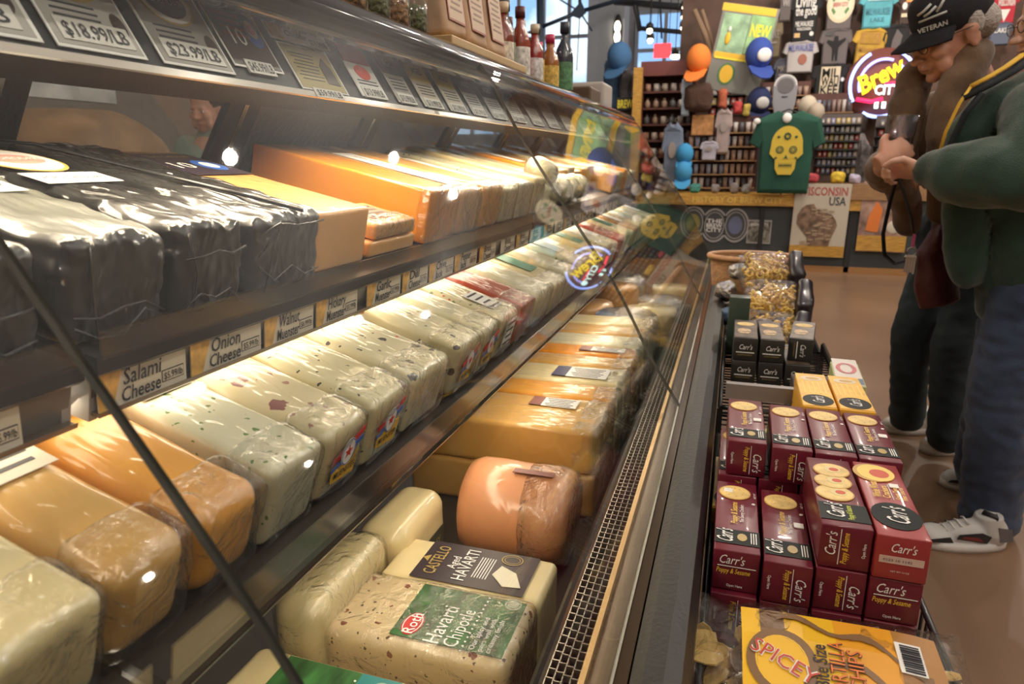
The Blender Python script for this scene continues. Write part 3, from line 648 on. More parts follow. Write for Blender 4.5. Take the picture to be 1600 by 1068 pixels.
mb.build('plastic_wrap', o); m = MB(); m.plate(0, 0, .016, .07, mat('maroon_tape', (.22, .06, .05), .4), frame((-.0838, -.02, .03), (0, 1, 0), (0, 0, 1))); m.build('maroon_label', o)
# stacked gold blocks behind
def stack_row(y0, y1, mats, labels, x0=-.60, x1=-.215, zt=.705):
    hs = (zt - DZ) / 2; out = []
    for j in range(2):
        o = bot('cheese_block', ((x0 + x1) / 2, (y0 + y1) / 2, DZ + hs * j), (x1 - x0 - .01 * j, (y1 - y0) - .004, hs - .001), mats[j], labels[j], seed=int(y0 * 50) + j, r=.010)
        out.append(o)
    o = out[0]
    for q, o in enumerate(out):
        mb = MB(); W = y1 - y0; mb.rblock(((x1 - x0) / 2 - .02, 0, hs / 2), (.06, W, hs + .002), .012, FILM, n=10, amp=.004, fr=24, seed=int(y0 * 90) + q); mb.build('plastic_wrap', o)
    return out, hs
rows = [(1.178, 1.36, K_GOLD, K_GOLD, 'broad tan gold'), (1.366, 1.465, K_AMBER, K_GOLD, 'amber gold'), (1.471, 1.60, K_CREAM, K_CREAM, 'cream'), (1.606, 1.70, K_GOLD, K_GOLD, 'dull gold'), (1.706, 1.80, K_ORANGE, K_ORANGE, 'bright orange'), (1.806, 1.93, K_PALE, K_CREAM, 'pale greenish'), (1.936, 2.05, K_GOLD, K_BROWN, 'brownish gold'), (2.056, 2.18, K_CREAM, K_CREAM, 'far cream')]
for i, (a, b, m1, m2, nm_) in enumerate(rows):
    out, hs = stack_row(a, b, (m2, m1), ('%s cheese block under its like, lower layer behind the pink log' % nm_, '%s cheese block on top of the stack behind the pink log' % nm_))
    if i == 0: paper(out[1], F_topx(hs, .08, .045), .10, .05, 5, hc=mat('maroon_tape', (.22, .06, .05)))
    if i == 2: paper(out[1], F_topx(hs, .09, .0), .13, .075, 6, hc=mat('navy_print', (.03, .03, .10)))
    if i == 4: paper(out[1], F_topx(hs, .10, .0), .12, .04, 4, hc=mat('maroon_tape', (.22, .06, .05)))
# far end of the tray: wrapped wheels, tubs and wedges
FAR = mat('grey_shrink_wrap', (.45, .42, .38), .25, coat=.8, bump=.5, bscale=30, var=.3, vscale=12)
for i, (x, yy, rr, hh, mm, lb) in enumerate([(-.33, 2.33, .115, .15, FAR, 'grey film-wrapped cheese wheel just past the cream stack in the tray'), (-.50, 2.50, .10, .15, K_BROWN, 'brown round cheese behind the grey wrapped wheel, by the shelf edge'), (-.27, 2.58, .10, .13, K_HAV, 'pale yellow wheel under a dark plate, second last row of the tray'), (-.44, 2.80, .09, .17, K_BROWN, 'brown cylinder cheese standing near the far end of the tray'), (-.26, 2.86, .10, .11, FAR, 'grey film-wrapped wheel near the far end of the tray'), (-.24, 3.12, .09, .12, K_CREAM, 'cream wheel by the far end glass of the tray'), (-.46, 3.12, .10, .15, FAR, 'large grey wrapped wheel in the far corner of the tray')]):
    mb = MB(); mb.lathe([(0, 0), (rr * .92, 0), (rr, .012), (rr, hh - .015), (rr * .93, hh), (0, hh)], mm, n=24)
    for j, v in enumerate(mb.v): nn = noise.noise_vector(Vector(v) * 18 + Vector((i, 0, 0))); mb.v[j] = (v[0] + nn.x * .006, v[1] + nn.y * .006, v[2] + (nn.z * .006 if v[2] > .02 else 0))
    o = tag(mb.build('round_cheese', loc=(x, yy, DZ)), lb, 'cheese', 'cheese wheels at the far end of the tray')
    if mm is FAR: mb = MB(); mb.lathe([(rr * 1.05, .01), (rr * 1.06, hh * .8), (rr * .8, hh * 1.08), (rr * .3, hh * 1.02), (0, hh * 1.04)], FILM, n=20); mb.build('plastic_wrap', o)

# price tags --------------------------------------------------------
TAGO = mat('tag_cheese_print', (.75, .42, .10), .5, var=.4, vscale=60)
def price_tag(k, y0, y1, a, b, price, label, plain=False):
    o_, t_ = SHELF[k]; h = .033 if k == 1 else .016; w_ = y1 - y0 - .003; dr = -.0335 if k == 1 else -.023
    m = MB(); M_ = frame((0, 0, 0), (0, 1, 0), (0, 0, 1)); m.plate(0, 0, w_, h, mat('tag_cream_card', (.66, .60, .50), .5), M_, t=.0008)
    if not plain: m.poly([(-w_ / 2, -h / 2), (-w_ / 2 + w_ * .14, -h / 2), (-w_ / 2 + w_ * .26, h / 2), (-w_ / 2, h / 2)], TAGO, M_, z=.0006)
    m.text(a, -w_ * .24, h * .24, h * .42, INK, M_, z=.0016, al='l', w=min(w_ * .42, len(a) * h * .25), shear=.12, off=.012)
    m.text(b, -w_ * .27, -h * .22, h * .38, INK, M_, z=.0016, al='l', w=min(w_ * .44, len(b) * h * .23), shear=.12, off=.012)
    m.plate(w_ * .33, -h * .14, w_ * .27, h * .34, INK, M_, t=.0011); m.plate(w_ * .33, -h * .14, w_ * .255, h * .28, MATS['tag_cream_card'], M_, t=.0014)
    m.text(price, w_ * .33, -h * .14, h * .2, INK, M_, z=.0018, w=w_ * .23, off=.01)
    loc = o_ + Matrix.Rotation(t_, 3, 'Y') @ Vector((.0065, 0, dr)); loc.y = (y0 + y1) / 2
    return tag(m.build('price_tag', loc=loc, rot=(0, t_ + (-.13 if k == 1 else -.1), 0)), label, 'price tag', 'handwritten price tags on the shelf edges')
T1 = [(.388, .486, 'Salami', 'Cheese', 'salami cheese'), (.489, .594, 'Onion', 'Cheese', 'onion cheese'), (.597, .692, 'Walnut', 'Muenster', 'walnut muenster'), (.695, .795, 'Hickory', 'Muenster', 'hickory muenster'), (.818, .922, 'Garlic', 'Muenster', 'garlic muenster past the dark gap'), (.926, 1.02, 'Dill', 'Cheese', 'dill cheese'), (1.024, 1.13, 'Chive', 'Jack', 'chive jack'), (1.134, 1.25, 'Pepper', 'Jack', 'pepper jack')]
price_tag(1, .255, .328, 'Colby', 'Cheese', '$5.99/lb', 'cream price tag cut off by the left edge of the photo')
for (a, b, s1, s2, nm_) in T1:
    price_tag(1, a, b, s1, s2, '$5.99/lb' if 'nut' not in s1 else '$6.99/lb', 'handwritten price tag for %s on the upper shelf edge' % nm_)
yy = 1.262
for i in range(14):
    price_tag(1, yy, yy + .1, 'Brick', 'Cheese', '$6.49/lb', '%s narrow price tag past the pepper jack tag on the upper shelf edge' % ordn[i], plain=i % 2); yy += .112 + .02 * (i % 3 == 0)
yy = .66
for i in range(9):
    price_tag(2, yy, yy + .09, 'Gouda', 'Cheese', '$7.99/lb', '%s small price tag along the middle shelf edge, counted from the near end' % ordn[i]); yy += .21
# cards on the sloping sign panel ------------------------------------
PB = Vector((-.520, 0, 1.280)); PN = Vector((.853, 0, .522)); PU = Vector((-.522, 0, .853))
def sign_card(y0, y1, s0, s1, label, draw, base=WHITE, edge=WHITE, tilt=0, off=.0015):
    w_, h = y1 - y0, s1 - s0; c = PB + PU * ((s0 + s1) / 2) + PN * off + Vector((0, (y0 + y1) / 2, 0)); m = MB()
    M_ = Matrix.Rotation(tilt, 4, 'Z'); m.plate(0, 0, w_, h, edge, M_, t=.001); m.plate(0, 0, w_ * .94, h * .94, base, M_, t=.0014); draw(m, w_, h, M_)
    o = m.build('sign_card'); o.matrix_world = frame(c, (0, 1, 0), PU); return tag(o, label, 'sign', 'cheese cards on the sloping sign panel')
OLIV = mat('olive_gold_card', (.38, .31, .12), .45); DARKC = mat('dark_brown_card', (.06, .035, .03), .35); GREYC = mat('grey_card', (.42, .40, .37), .4); YELC = mat('yellow_card', (.75, .58, .05), .45)
PRC = mat('price_strip_white', (.72, .70, .66), .45)
def price(m, s_, w_, h, M_, y=None, ww=.8): m.plate(0, y if y is not None else -h * .4, w_ * ww, h * .2, PRC, M_, t=.0024); m.text(s_, 0, y if y is not None else -h * .4, h * .13, INK, M_, z=.003, w=w_ * ww * .88, off=.012)
def d_round(p):
    def f(m, w_, h, M_):
        m.disc(0, h * .22, w_ * .36, h * .26, GOLD, M_, t=.0018); m.disc(0, h * .22, w_ * .33, h * .235, WHITE, M_, t=.002); m.disc(0, h * .22, w_ * .27, h * .18, DARKC, M_, t=.0022); m.text('CHEDDAR', 0, h * .22, h * .08, WHITE, M_, z=.003, w=w_ * .45)
        for i in range(3): m.plate(-w_ * .1, -h * (.08 + .06 * i), w_ * .5, h * .02, INK, M_, t=.0018)
        m.disc(w_ * .36, -h * .2, w_ * .08, h * .12, DARKC, M_, t=.0018); price(m, p, w_, h, M_, -h * .33)
    return f
sign_card(.30, .435, .007, .112, 'grey card with a gold oval emblem cut off by the left photo edge', d_round('$17.99/LB'), GREYC)
sign_card(.447, .537, .007, .112, 'grey card with gold oval emblem and price strip $18.99/LB', d_round('$18.99/LB'), GREYC)
sign_card(.556, .656, .007, .112, 'dull grey card with price strip $23.99/LB', d_round('$23.99/LB'), mat('dull_grey_card', (.33, .31, .29), .3, coat=.5))
def d_ten(m, w_, h, M_):
    for i in range(4): m.text('TEN YEARS CHEDDAR AGED', -w_ * .1, h * (.3 - .1 * i), h * .05, REDP, M_, z=.002, w=w_ * .5)
    m.text('10', -w_ * .1, -h * .02, h * .26, WHITE, M_, z=.002); m.disc(w_ * .27, h * .12, w_ * .17, h * .26, BLUE, M_, t=.0018); m.disc(w_ * .27, h * .14, w_ * .1, h * .14, WHITE, M_, t=.0022); m.disc(w_ * .27, h * .14, w_ * .06, h * .09, REDP, M_, t=.0026); price(m, '$45.99/LB', w_, h, M_, -h * .48, .55)
sign_card(.664, .752, .020, .106, 'dark brown card with the number 10 and a blue emblem', d_ten, DARKC)
def d_hand(m, w_, h, M_):
    m.poly([(-w_ * .46, -h * .46), (-w_ * .3, -h * .46), (-w_ * .2, h * .46), (-w_ * .46, h * .46)], TAGO, M_, z=.0014); m.text('Hook\'s 15 year old', 0, h * .2, h * .24, INK, M_, z=.002, w=w_ * .7, shear=.1, off=.01); m.text('Cheddar', -w_ * .05, -h * .14, h * .24, INK, M_, z=.002, w=w_ * .35, shear=.1, off=.01); m.text('$59.99/lb', w_ * .3, -h * .28, h * .24, INK, M_, z=.002, w=w_ * .3, off=.01)
sign_card(.768, .905, .074, .108, 'cream handwritten card about fifteen year old cheddar, above the olive card', d_hand, MATS['tag_cream_card'], tilt=0)
def d_old(m, w_, h, M_):
    for i in range(8): m.plate(-w_ * .14, h * (.3 - .08 * i), w_ * (.5 - .06 * (i % 3)), h * .018, INK, M_, t=.0018)
    m.poly([(w_ * .14, -h * .3), (w_ * .4, -h * .32), (w_ * .38, h * .1), (w_ * .28, h * .3), (w_ * .16, h * .12)], DARKC, M_, z=.0014); price(m, '$59.99/LB', w_, h, M_, -h * .56, .6)
sign_card(.775, .885, .004, .070, 'olive gold card with a brown figure and price strip, under the handwritten card', d_old, OLIV)
def d_red(m, w_, h, M_): m.plate(0, h * .3, w_ * .94, h * .34, REDP, M_, t=.0018); m.disc(0, -h * .04, w_ * .26, h * .14, mat('bright_red_spot', (.85, .08, .03), .4), M_, t=.002); [m.plate(0, -h * (.2 + .06 * i), w_ * .7, h * .02, INK, M_, t=.0018) for i in range(3)]; price(m, '$13.99/LB', w_, h, M_, -h * .42)
sign_card(.925, 1.005, .008, .098, 'white card with red header and red spot, first upright card past the olive one', d_red, WHITE)
def d_txt(hc, p):
    def f(m, w_, h, M_): m.plate(0, h * .27, w_ * .94, h * .38, hc, M_, t=.0018); m.text('AGED', 0, h * .3, h * .14, WHITE if hc is DARKC else INK, M_, z=.0026, w=w_ * .5); [m.plate(0, -h * (.02 + .065 * i), w_ * .7, h * .02, INK, M_, t=.0018) for i in range(4)]; price(m, p, w_, h, M_, -h * .42)
    return f
cards = [(1.04, 1.11, DARKC, 'brown-headed card between the red-spotted card and the yellow cards', '$15.99/LB'), (1.14, 1.225, YELC, 'yellow-headed card, nearer of the two bright yellow ones', '$13.99/LB'), (1.255, 1.345, YELC, 'yellow-headed card, farther of the two bright yellow ones', '$12.99/LB'), (1.375, 1.46, DARKC, 'dull brown card just before the second glass joint', '$12.99/LB'), (1.50, 1.60, DARKC, 'dim brown card just past the second glass joint', '$11.99/LB'), (1.65, 1.76, GREYC, 'grey-headed card well past the second glass joint', '$11.99/LB'), (1.82, 1.93, DARKC, 'brown card near the middle of the far glass panel', '$10.99/LB'), (1.99, 2.12, GREYC, 'grey card in the far glass panel before the last joint', '$10.99/LB'), (2.2, 2.34, YELC, 'small yellow card far along the sign panel', '$9.99/LB'), (2.46, 2.6, GREYC, 'grey card past the last glass joint', '$9.99/LB'), (2.72, 2.88, DARKC, 'last brown card at the far end of the sign panel', '$9.99/LB')]
for (a, b, hc, lb, p_) in cards: sign_card(a, b, .008, .098, lb, d_txt(hc, p_), MATS['tag_cream_card'] if hc is YELC else GREYC)
# ------------------------------------------------------------------ goods on top of the case
TOPZ = 1.4005
JGL = film('jar_glass', (.93, .95, .92), 1.0, .06, min_r=.04)
def jar(yy, x, label, fill, i):
    t = thing('glass_jar', label, 'jar', (x, yy, TOPZ), group='glass jars on top of the case')
    MB().lathe([(0, 0), (.030, 0), (.033, .004), (.033, .075), (.026, .088), (.026, .098), (0, .098)], JGL, n=20).build('jar_glass', t)
    MB().lathe([(0, .003), (.029, .004), (.030, .06), (.028, .070), (0, .072)], fill, n=16).build('contents', t)
    MB().lathe([(0, .098), (.029, .098), (.029, .112), (0, .113)], mat('jar_lid_dark', (.08, .06, .05), .3, .6), n=18).build('lid', t)
    MB().lathe([(.0335, .002), (.0337, .018), (.0335, .018)], mat('jar_band_red', (.45, .03, .06), .4), n=20, cap=False).build('red_band', t)
NUT = mat('nut_mix', (.30, .16, .07), .6, bump=1, bscale=90, var=.8, vscale=90); OLV = mat('olive_mix', (.10, .11, .04), .5, bump=1, bscale=90, var=.7, vscale=90)
for i, (yy, lb, f) in enumerate([(1.03, 'nearest glass jar of nuts on top of the case, cut by the photo top edge', NUT), (1.105, 'second glass jar on top of the case, dark olive contents', OLV), (1.18, 'third glass jar on top of the case, brown nut contents', NUT), (1.255, 'glass jar right beside the kraft paper bags, dark olive contents', OLV)]):
    jar(yy, -.60, lb, f, i)
KRAFT = mat('kraft_paper', (.50, .34, .22), .75, bump=.4, bscale=12, var=.12, vscale=10)
t_ = MB().rblock((0, 0, .009), (.12, .50, .018), .003, mat('pale_wood_tray', (.55, .38, .18), .5)); tag(t_.build('wooden_tray', loc=(-.60, 1.56, TOPZ + .012)), 'pale wooden tray under the kraft paper bags on top of the case', 'tray')
MB_ = MB().box((0, 0, .0055), (.11, .48, .011), BLACKM); tag(MB_.build('tray_mat', loc=(-.60, 1.56, TOPZ)), 'black mat under the pale wooden tray on top of the case', 'mat')
for i, (yy, lb) in enumerate([(1.385, 'nearest kraft paper bag with a framed label on top of the case'), (1.51, 'middle kraft paper bag with a framed label on top of the case'), (1.64, 'kraft paper bag beside the bottles, farthest of the three bags')]):
    mb = MB(); mb.rblock((0, 0, .12), (.075, .115, .24), .012, KRAFT, n=9, amp=.004, seed=i + 3)
    o = tag(mb.build('paper_bag', loc=(-.595, yy, TOPZ + .0325), rot=(0, -.14, 0)), lb, 'paper bag', 'kraft paper bags on top of the case')
    m = MB(); M_ = frame((.0405, 0, .11), (0, 1, 0), (0, 0, 1)); m.plate(0, 0, .088, .17, mat('kraft_red_line', (.40, .16, .12), .6), M_, t=.0008); m.plate(0, 0, .080, .162, mat('kraft_label', (.60, .46, .33), .6), M_, t=.001)
    for j in range(12): m.plate(0, .066 - j * .0115, .06 - .015 * (j % 3 == 1), .004, mat('kraft_ink', (.28, .18, .13), .6), M_, t=.0014)
    m.build('bag_label', o)
BOT = [((.20, .04, .02), (.65, .60, .50), (.6, .45, .3), .17, .022), ((.05, .02, .02), (.20, .25, .15), (.03, .03, .04), .19, .024), ((.28, .05, .02), (.7, .65, .6), (.10, .02, .02), .185, .023), ((.10, .02, .01), (.55, .10, .05), (.55, .42, .28), .16, .022), ((.30, .03, .02), (.75, .72, .65), (.6, .5, .35), .15, .021), ((.04, .02, .02), (.6, .4, .1), (.02, .02, .02), .18, .023), ((.35, .12, .02), (.7, .45, .1), (.55, .03, .10), .15, .024), ((.30, .03, .05), (.75, .5, .3), (.6, .03, .1), .145, .024), ((.04, .05, .07), (.10, .25, .12), (.03, .04, .06), .23, .026), ((.12, .04, .03), (.45, .08, .05), (.10, .05, .04), .12, .022)]
blabels = ['amber glass bottle with cork and tan label, nearest the kraft bags', 'dark bottle with greenish label, second past the kraft bags', 'tall red-brown sauce bottle with pale label and silver neck', 'short dark bottle with cork stopper and red label', 'red sauce bottle with white label and cork', 'dark bottle with gold label, mid row on the case', 'orange bottle with pink-red cap on the case', 'small red bottle with pink-red cap beside the tall dark one', 'tall dark slender bottle rising above the others', 'short brown bottle, last before the white box']
by = [1.80, 1.87, 1.945, 2.02, 2.09, 2.17, 2.27, 2.35, 2.46, 2.56]
BOT = [(a, b, c, max(h * 1.08, .18), r * 1.22) for (a, b, c, h, r) in BOT]
for i, ((gc, lc, cc, h, r), lb) in enumerate(zip(BOT, blabels)):
    t = thing('sauce_bottle', lb, 'bottle', (-.60 - .02 * (i % 2), by[i], TOPZ), group='bottles on top of the case')
    MB().lathe([(0, 0), (r * .9, 0), (r, .004), (r, h * .55), (r * .85, h * .65), (r * .42, h * .76), (r * .38, h * .88), (0, h * .88)], mat('bottle_glass_%d' % i, gc, .12, coat=.8), n=18).build('bottle_body', t)
    MB().lathe([(0, h * .86), (r * .5, h * .86), (r * .5, h), (0, h)], mat('bottle_cap_%d' % i, cc, .4), n=14).build('cap', t)
    MB().lathe([(r * 1.02, h * .12), (r * 1.02, h * .48)], mat('bottle_label_%d' % i, lc, .5, var=.5, vscale=70), n=18, cap=False).build('bottle_label', t)
rb = random.Random(8)
for i, (yy, k) in enumerate([(1.79, 1), (1.86, 3), (1.93, 0), (2.0, 5), (2.07, 2), (2.15, 6), (2.22, 4), (2.31, 9), (2.40, 7)]):
    gc, lc, cc, h, r = BOT[k]; t = thing('sauce_bottle', '%s bottle in the back row on the case, %s from the kraft bags' % (('dark', 'short dark', 'amber', 'gold-labelled', 'red-brown', 'orange', 'red', 'squat brown', 'small red')[i], ordn[i]), 'bottle', (-.675, yy, TOPZ), group='bottles on top of the case')
    MB().lathe([(0, 0), (r * .9, 0), (r, .004), (r, h * .55), (r * .85, h * .65), (r * .42, h * .76), (r * .38, h * .88), (0, h * .88)], MATS['bottle_glass_%d' % k], n=16).build('bottle_body', t)
    MB().lathe([(0, h * .86), (r * .5, h * .86), (r * .5, h), (0, h)], MATS['bottle_cap_%d' % k], n=12).build('cap', t)
    MB().lathe([(r * 1.02, h * .12), (r * 1.02, h * .48)], MATS['bottle_label_%d' % k], n=16, cap=False).build('bottle_label', t)
t = MB().rblock((0, 0, .05), (.17, .20, .10), .014, mat('offwhite_plastic', (.50, .46, .42), .5)); tag(t.build('plastic_bin', loc=(-.62, 2.98, TOPZ)), 'beige plastic bin with rounded corners at the far end of the case top', 'bin')
tag(MB().rblock((0, 0, .03), (.12, .2, .06), .008, mat('dark_wood_box', (.12, .08, .05), .5)).build('wooden_box', loc=(-.60, 2.74, TOPZ)), 'dark wooden box between the bottles and the beige bin', 'box')

# ------------------------------------------------------------------ wire racks with crackers
WIRE = mat('black_wire_coating', (.02, .02, .022), .3, coat=.4)
def rack(y0, y1, zt, label, x0=.004, x1=.272, side=.08, zleg=0):
    t = thing('wire_rack', label, 'rack', ((x0 + x1) / 2, (y0 + y1) / 2, 0)); cx, cy = (x0 + x1) / 2, (y0 + y1) / 2
    def pb(m, nm):
        o = m.build(nm); o.parent = t; o.location = (-cx, -cy, 0); return o
    m = MB(); n = int((y1 - y0) / .022)
    for i in range(n + 1): m.tube([(x0, y0 + (y1 - y0) * i / n, zt - .004), (x1, y0 + (y1 - y0) * i / n, zt - .004)], .0022, WIRE, n=5)
    for i in range(4): xx = x0 + (x1 - x0) * i / 3; m.tube([(xx, y0, zt - .009), (xx, y1, zt - .009)], .003, WIRE, n=6)
    pb(m, 'tray_grid')
    for (xx, nm) in ((x0, 'side_panel'), (x1, 'side_panel')):
        m = MB(); m.tube([(xx, y0, zt + side), (xx, y1, zt + side)], .0045, WIRE, n=8)
        m.tube([(xx, y0, zt + side / 2), (xx, y1, zt + side / 2)], .0025, WIRE, n=6)
        for i in range(n + 1): yy = y0 + (y1 - y0) * i / n; m.tube([(xx, yy, zt - .004), (xx, yy, zt + side + .002)], .0022, WIRE, n=5)
        pb(m, nm)
    m = MB(); m.tube([(x0, y0, zt + side), (x1, y0, zt + side)], .0045, WIRE); m.tube([(x0, y0, zt + side * .5), (x1, y0, zt + side * .5)], .0025, WIRE); pb(m, 'front_rail')
    for xx in (x0, x1):
        for yy in (y0, y1): m = MB(); m.box((xx, yy, (zt + side) / 2), (.012, .012, zt + side), WIRE); pb(m, 'post')
    for i, z in enumerate((.12, .34)):
        m = MB()
        for k in range(6): m.tube([(x0, y0 + (y1 - y0) * k / 5, z), (x1, y0 + (y1 - y0) * k / 5, z)], .003, WIRE, n=5)
        for xx in (x0, x1): m.tube([(xx, y0, z), (xx, y1, z)], .004, WIRE, n=5)
        pb(m, 'lower_shelf')
    return t, pb
rack(.46, 1.40, .558, 'near black wire rack holding the maroon cracker boxes', side=.085)
t, pb = rack(1.435, 2.06, .668, 'farther black wire rack holding the black cracker boxes', side=.022)
m = MB(); m.box((.10, 1.425, .735), (.175, .018, .032), mat('grey_price_channel', (.20, .18, .18), .4)); pb(m, 'price_channel')
t, pb = rack(2.08, 2.95, .60, 'farthest black wire rack under the wicker basket', side=.05)

MAR = mat('maroon_carton', (.145, .010, .026), .38, coat=.25, var=.06); MAR2 = mat('maroon_carton_end', (.22, .014, .034), .4)
RBX = mat('crimson_carton', (.33, .035, .04), .38, coat=.25); YBX = mat('golden_carton', (.80, .42, .03), .4, coat=.2); NAV = mat('black_band_print', (.016, .02, .02), .5, spec=.15)
CRK = mat('cracker_print', (.80, .58, .22), .5, var=.2, vscale=60); CRK2 = mat('cracker_rim_print', (.60, .36, .10), .5); TOMR = mat('tomato_print', (.6, .08, .03), .5)
BKX = mat('black_carton', (.025, .024, .022), .38, coat=.2); GRX = mat('sage_carton', (.45, .50, .25), .5)
def cracker_box(kind, end=0, L=.196, W=.0555, H=.0555, sticker=None):
    """carton lying along y, near end at y = 0; top panel and near end printed"""
    base = {'m': MAR, 'r': RBX, 'y': YBX, 'k': BKX, 'ring': MAR, 'w': GRX}[kind]; m = MB()
    m.rblock((0, L / 2, H / 2), (W, L, H), .0015, base, seg=1, n=3, amp=.0004, fr=20)
    T = frame((0, 0, H + .0003), (0, 1, 0), (-1, 0, 0))          # text runs away from the near end
    if kind == 'm':
        m.plate(.034, 0, .036, W - .001, NAV, T); m.text('Carr\'s', .036, .010, .020, WHITE, T, z=.0014, w=.030, shear=.2, off=.008) if 0 else None
        Tx = T
        m.text('Carr\'s', .034, W * .28, .020, WHITE, T, z=.0014, w=.031, shear=.22, off=.006); m.disc(.034, -.006, .009, .006, GOLD, T, t=.0012)
        for i in range(3): m.plate(.034, -.017 - i * .003, .026, .0012, WHITE, T, t=.0012)
        m.text('Poppy & Sesame', .098, .004, .0085, mat('gold_lettering', (.85, .55, .06), .4), T, z=.0014, w=.060, off=.012, shear=.15); m.text('Thin Savory Crackers', .098, -.006, .005, WHITE, T, z=.0014, w=.05, off=.008)
        m.disc(.160, .003, .022, .022, CRK2, T, t=.0009); m.disc(.160, .003, .0205, .0205, CRK, T, t=.0012)
        for i in range(9): m.disc(.160 + .012 * math.cos(i * 2.4), .003 + .012 * math.sin(i * 2.4), .0008, .0008, CRK2, T, t=.0015, n=6)
        m.text('NET WT', .155, -.024, .003, WHITE, T, z=.0014); m.disc(.13, -.022, .0025, .0025, WHITE, T, t=.001, n=8)
        if sticker: m.plate(.098 if sticker == 1 else .165, -.017 if sticker == 1 else .012, .012, .012, WHITE, T, t=.0014)
    if kind == 'ring':
        m.plate(.035, 0, .044, W - .001, NAV, T); m.text('Carr\'s', .036, .010, .020, WHITE, T, z=.0014, w=.034, shear=.22, off=.006); m.text('Poppy & Sesame', .034, -.006, .007, mat('lime_print', (.6, .7, .05), .5), T, z=.0014, w=.035, off=.01)
        for i in range(3):
            c_ = .085 + i * .034; m.disc(c_, .004 - i * .002, .022, .023, CRK2, T, t=.0009 + .0004 * i); m.disc(c_, .004 - i * .002, .0205, .0215, CRK, T, t=.0012 + .0004 * i); m.disc(c_ + .002, -.001, .010, .010, mat('spread_print', (.75, .62, .30), .5), T, t=.0015 + .0004 * i); m.disc(c_ + .002, -.003, .005, .006, TOMR, T, t=.0018 + .0004 * i)
    if kind == 'r':
        m.disc(.050, 0, .034, W * .52 if 0 else W * .49, NAV, T); m.text('Carr\'s', .050, .0, .024, WHITE, T, z=.0014, w=.040, shear=.22, off=.006)
        m.text('Whole Wheat', .118, .013, .010, mat('gold_lettering', (.85, .55, .06), .4), T, z=.0014, w=.045, off=.014); m.text('Crackers', .113, .002, .009, MATS['gold_lettering'], T, z=.0014, w=.034, off=.014); m.plate(.115, -.005, .045, .0008, WHITE, T)
        m.text('Great Taste', .112, -.011, .006, MATS['gold_lettering'], T, z=.0014, w=.036, off=.01); m.text('Fiber Source', .112, -.018, .006, MATS['gold_lettering'], T, z=.0014, w=.036, off=.01); m.plate(.135, -.012, .011, .011, WHITE, T, t=.0012)
        m.disc(.170, .008, .028, .024, CRK2, T, t=.0009); m.disc(.170, .004, .026, .023, mat('bright_cracker_print', (.85, .62, .14), .5), T, t=.0012); m.disc(.168, 0, .013, .012, TOMR, T, t=.0015)
    if kind == 'y':
        m.plate(.1, 0, .192, W - .002, mat('golden_carton_top', (.85, .48, .05), .45, var=.2, vscale=30), T); m.disc(.036, 0, .030, W * .46, NAV, T, t=.0010); m.text('Carr\'s', .036, 0, .020, WHITE, T, z=.0018, w=.034, shear=.22, off=.006)
        for i in range(5): m.plate(.11, -.018 + i * .009, .07, .003, mat('golden_stripe', (.9, .62, .15), .5), T, t=.001)
        m.disc(.165, 0, .014, .02, mat('cream_oval', (.75, .65, .5), .5), T, t=.0011); m.disc(.165, -.002, .007, .012, CRK2, T, t=.0014)
    if kind == 'k':
        m.plate(.1, 0, .19, W - .003, mat('dark_photo_print', (.10, .07, .05), .4, var=.7, vscale=35), T); m.disc(.15, 0, .02, .022, CRK2, T, t=.0009); m.disc(.15, 0, .0185, .0205, CRK, T, t=.0012); m.disc(.07, .004, .03, .016, mat('cheese_photo_print', (.5, .35, .2), .5, var=.6, vscale=60), T, t=.0012)
    if kind == 'w':
        m.plate(.1, 0, .19, W - .006, mat('pale_photo_top', (.68, .62, .58), .45), T); m.plate(.03, 0, .04, W - .006, mat('slate_blue_print', (.10, .16, .24), .5), T, t=.001); m.ring(.12, 0, .04, .02, .008, mat('pink_print', (.6, .15, .18), .5), T, z=.0014)
    # near end
    if kind in ('m', 'ring', 'r', 'k'):
        if end == 0: E = frame((0, -.0003, H / 2), (1, 0, 0), (0, 0, 1))
        elif end == 1: E = frame((0, -.0003, H / 2), (0, 0, -1), (1, 0, 0))
        else: E = frame((0, -.0003, H / 2), (0, 0, 1), (-1, 0, 0))
        GL = mat('gold_lettering', (.85, .55, .06), .4)
        if kind == 'r':
            m.text('Carr\'s', 0, .014, .011, WHITE, E, z=.001, w=.026, shear=.22, off=.005); m.plate(0, -.002, .046, .009, mat('cream_strip', (.62, .45, .40), .5), E); m.text('0123 10 1142', -.004, -.002, .003, INK, E, z=.001, w=.03); m.text('NET WT 10 OZ', 0, -.016, .002, WHITE, E, z=.001)
        elif kind == 'k':
            m.text('Carr\'s', 0, .006, .012, WHITE, E, z=.001, w=.03, shear=.22, off=.006); m.plate(0, -.008, .042, .0022, WHITE, E); m.text('ENTERTAINMENT', 0, -.014, .003, GOLD, E, z=.001)
        else:
            m.text('Carr\'s', -.006 if end == 0 else .004, .016, .012, WHITE, E, z=.001, w=.030, shear=.22, off=.005); m.plate(.001, .006, .046, .0008, WHITE, E); m.text('Poppy & Sesame', -.003 if end == 0 else 0, .0005, .0068, GL, E, z=.001, w=.040, shear=.15, off=.012); m.text('Open Here', 0, -.020, .0036, WHITE, E, z=.001, w=.019, off=.012)
    me = m.mesh('cracker_box'); m.fix(me) if False else None
    return me
BX = {}
def place_box(kind, end, x, y, z, label, sticker=None, rz=0, L=.196, grp='cracker boxes in the wire racks', nm='cracker_box'):
    k = (kind, end, sticker, L)
    if k not in BX: BX[k] = cracker_box(kind, end, L, sticker=sticker)
    o = bpy.data.objects.new(nm, BX[k]); COL.objects.link(o); o.location = (x, y, z); o.rotation_euler = (0, 0, rz); return tag(o, label, 'cracker box', grp)
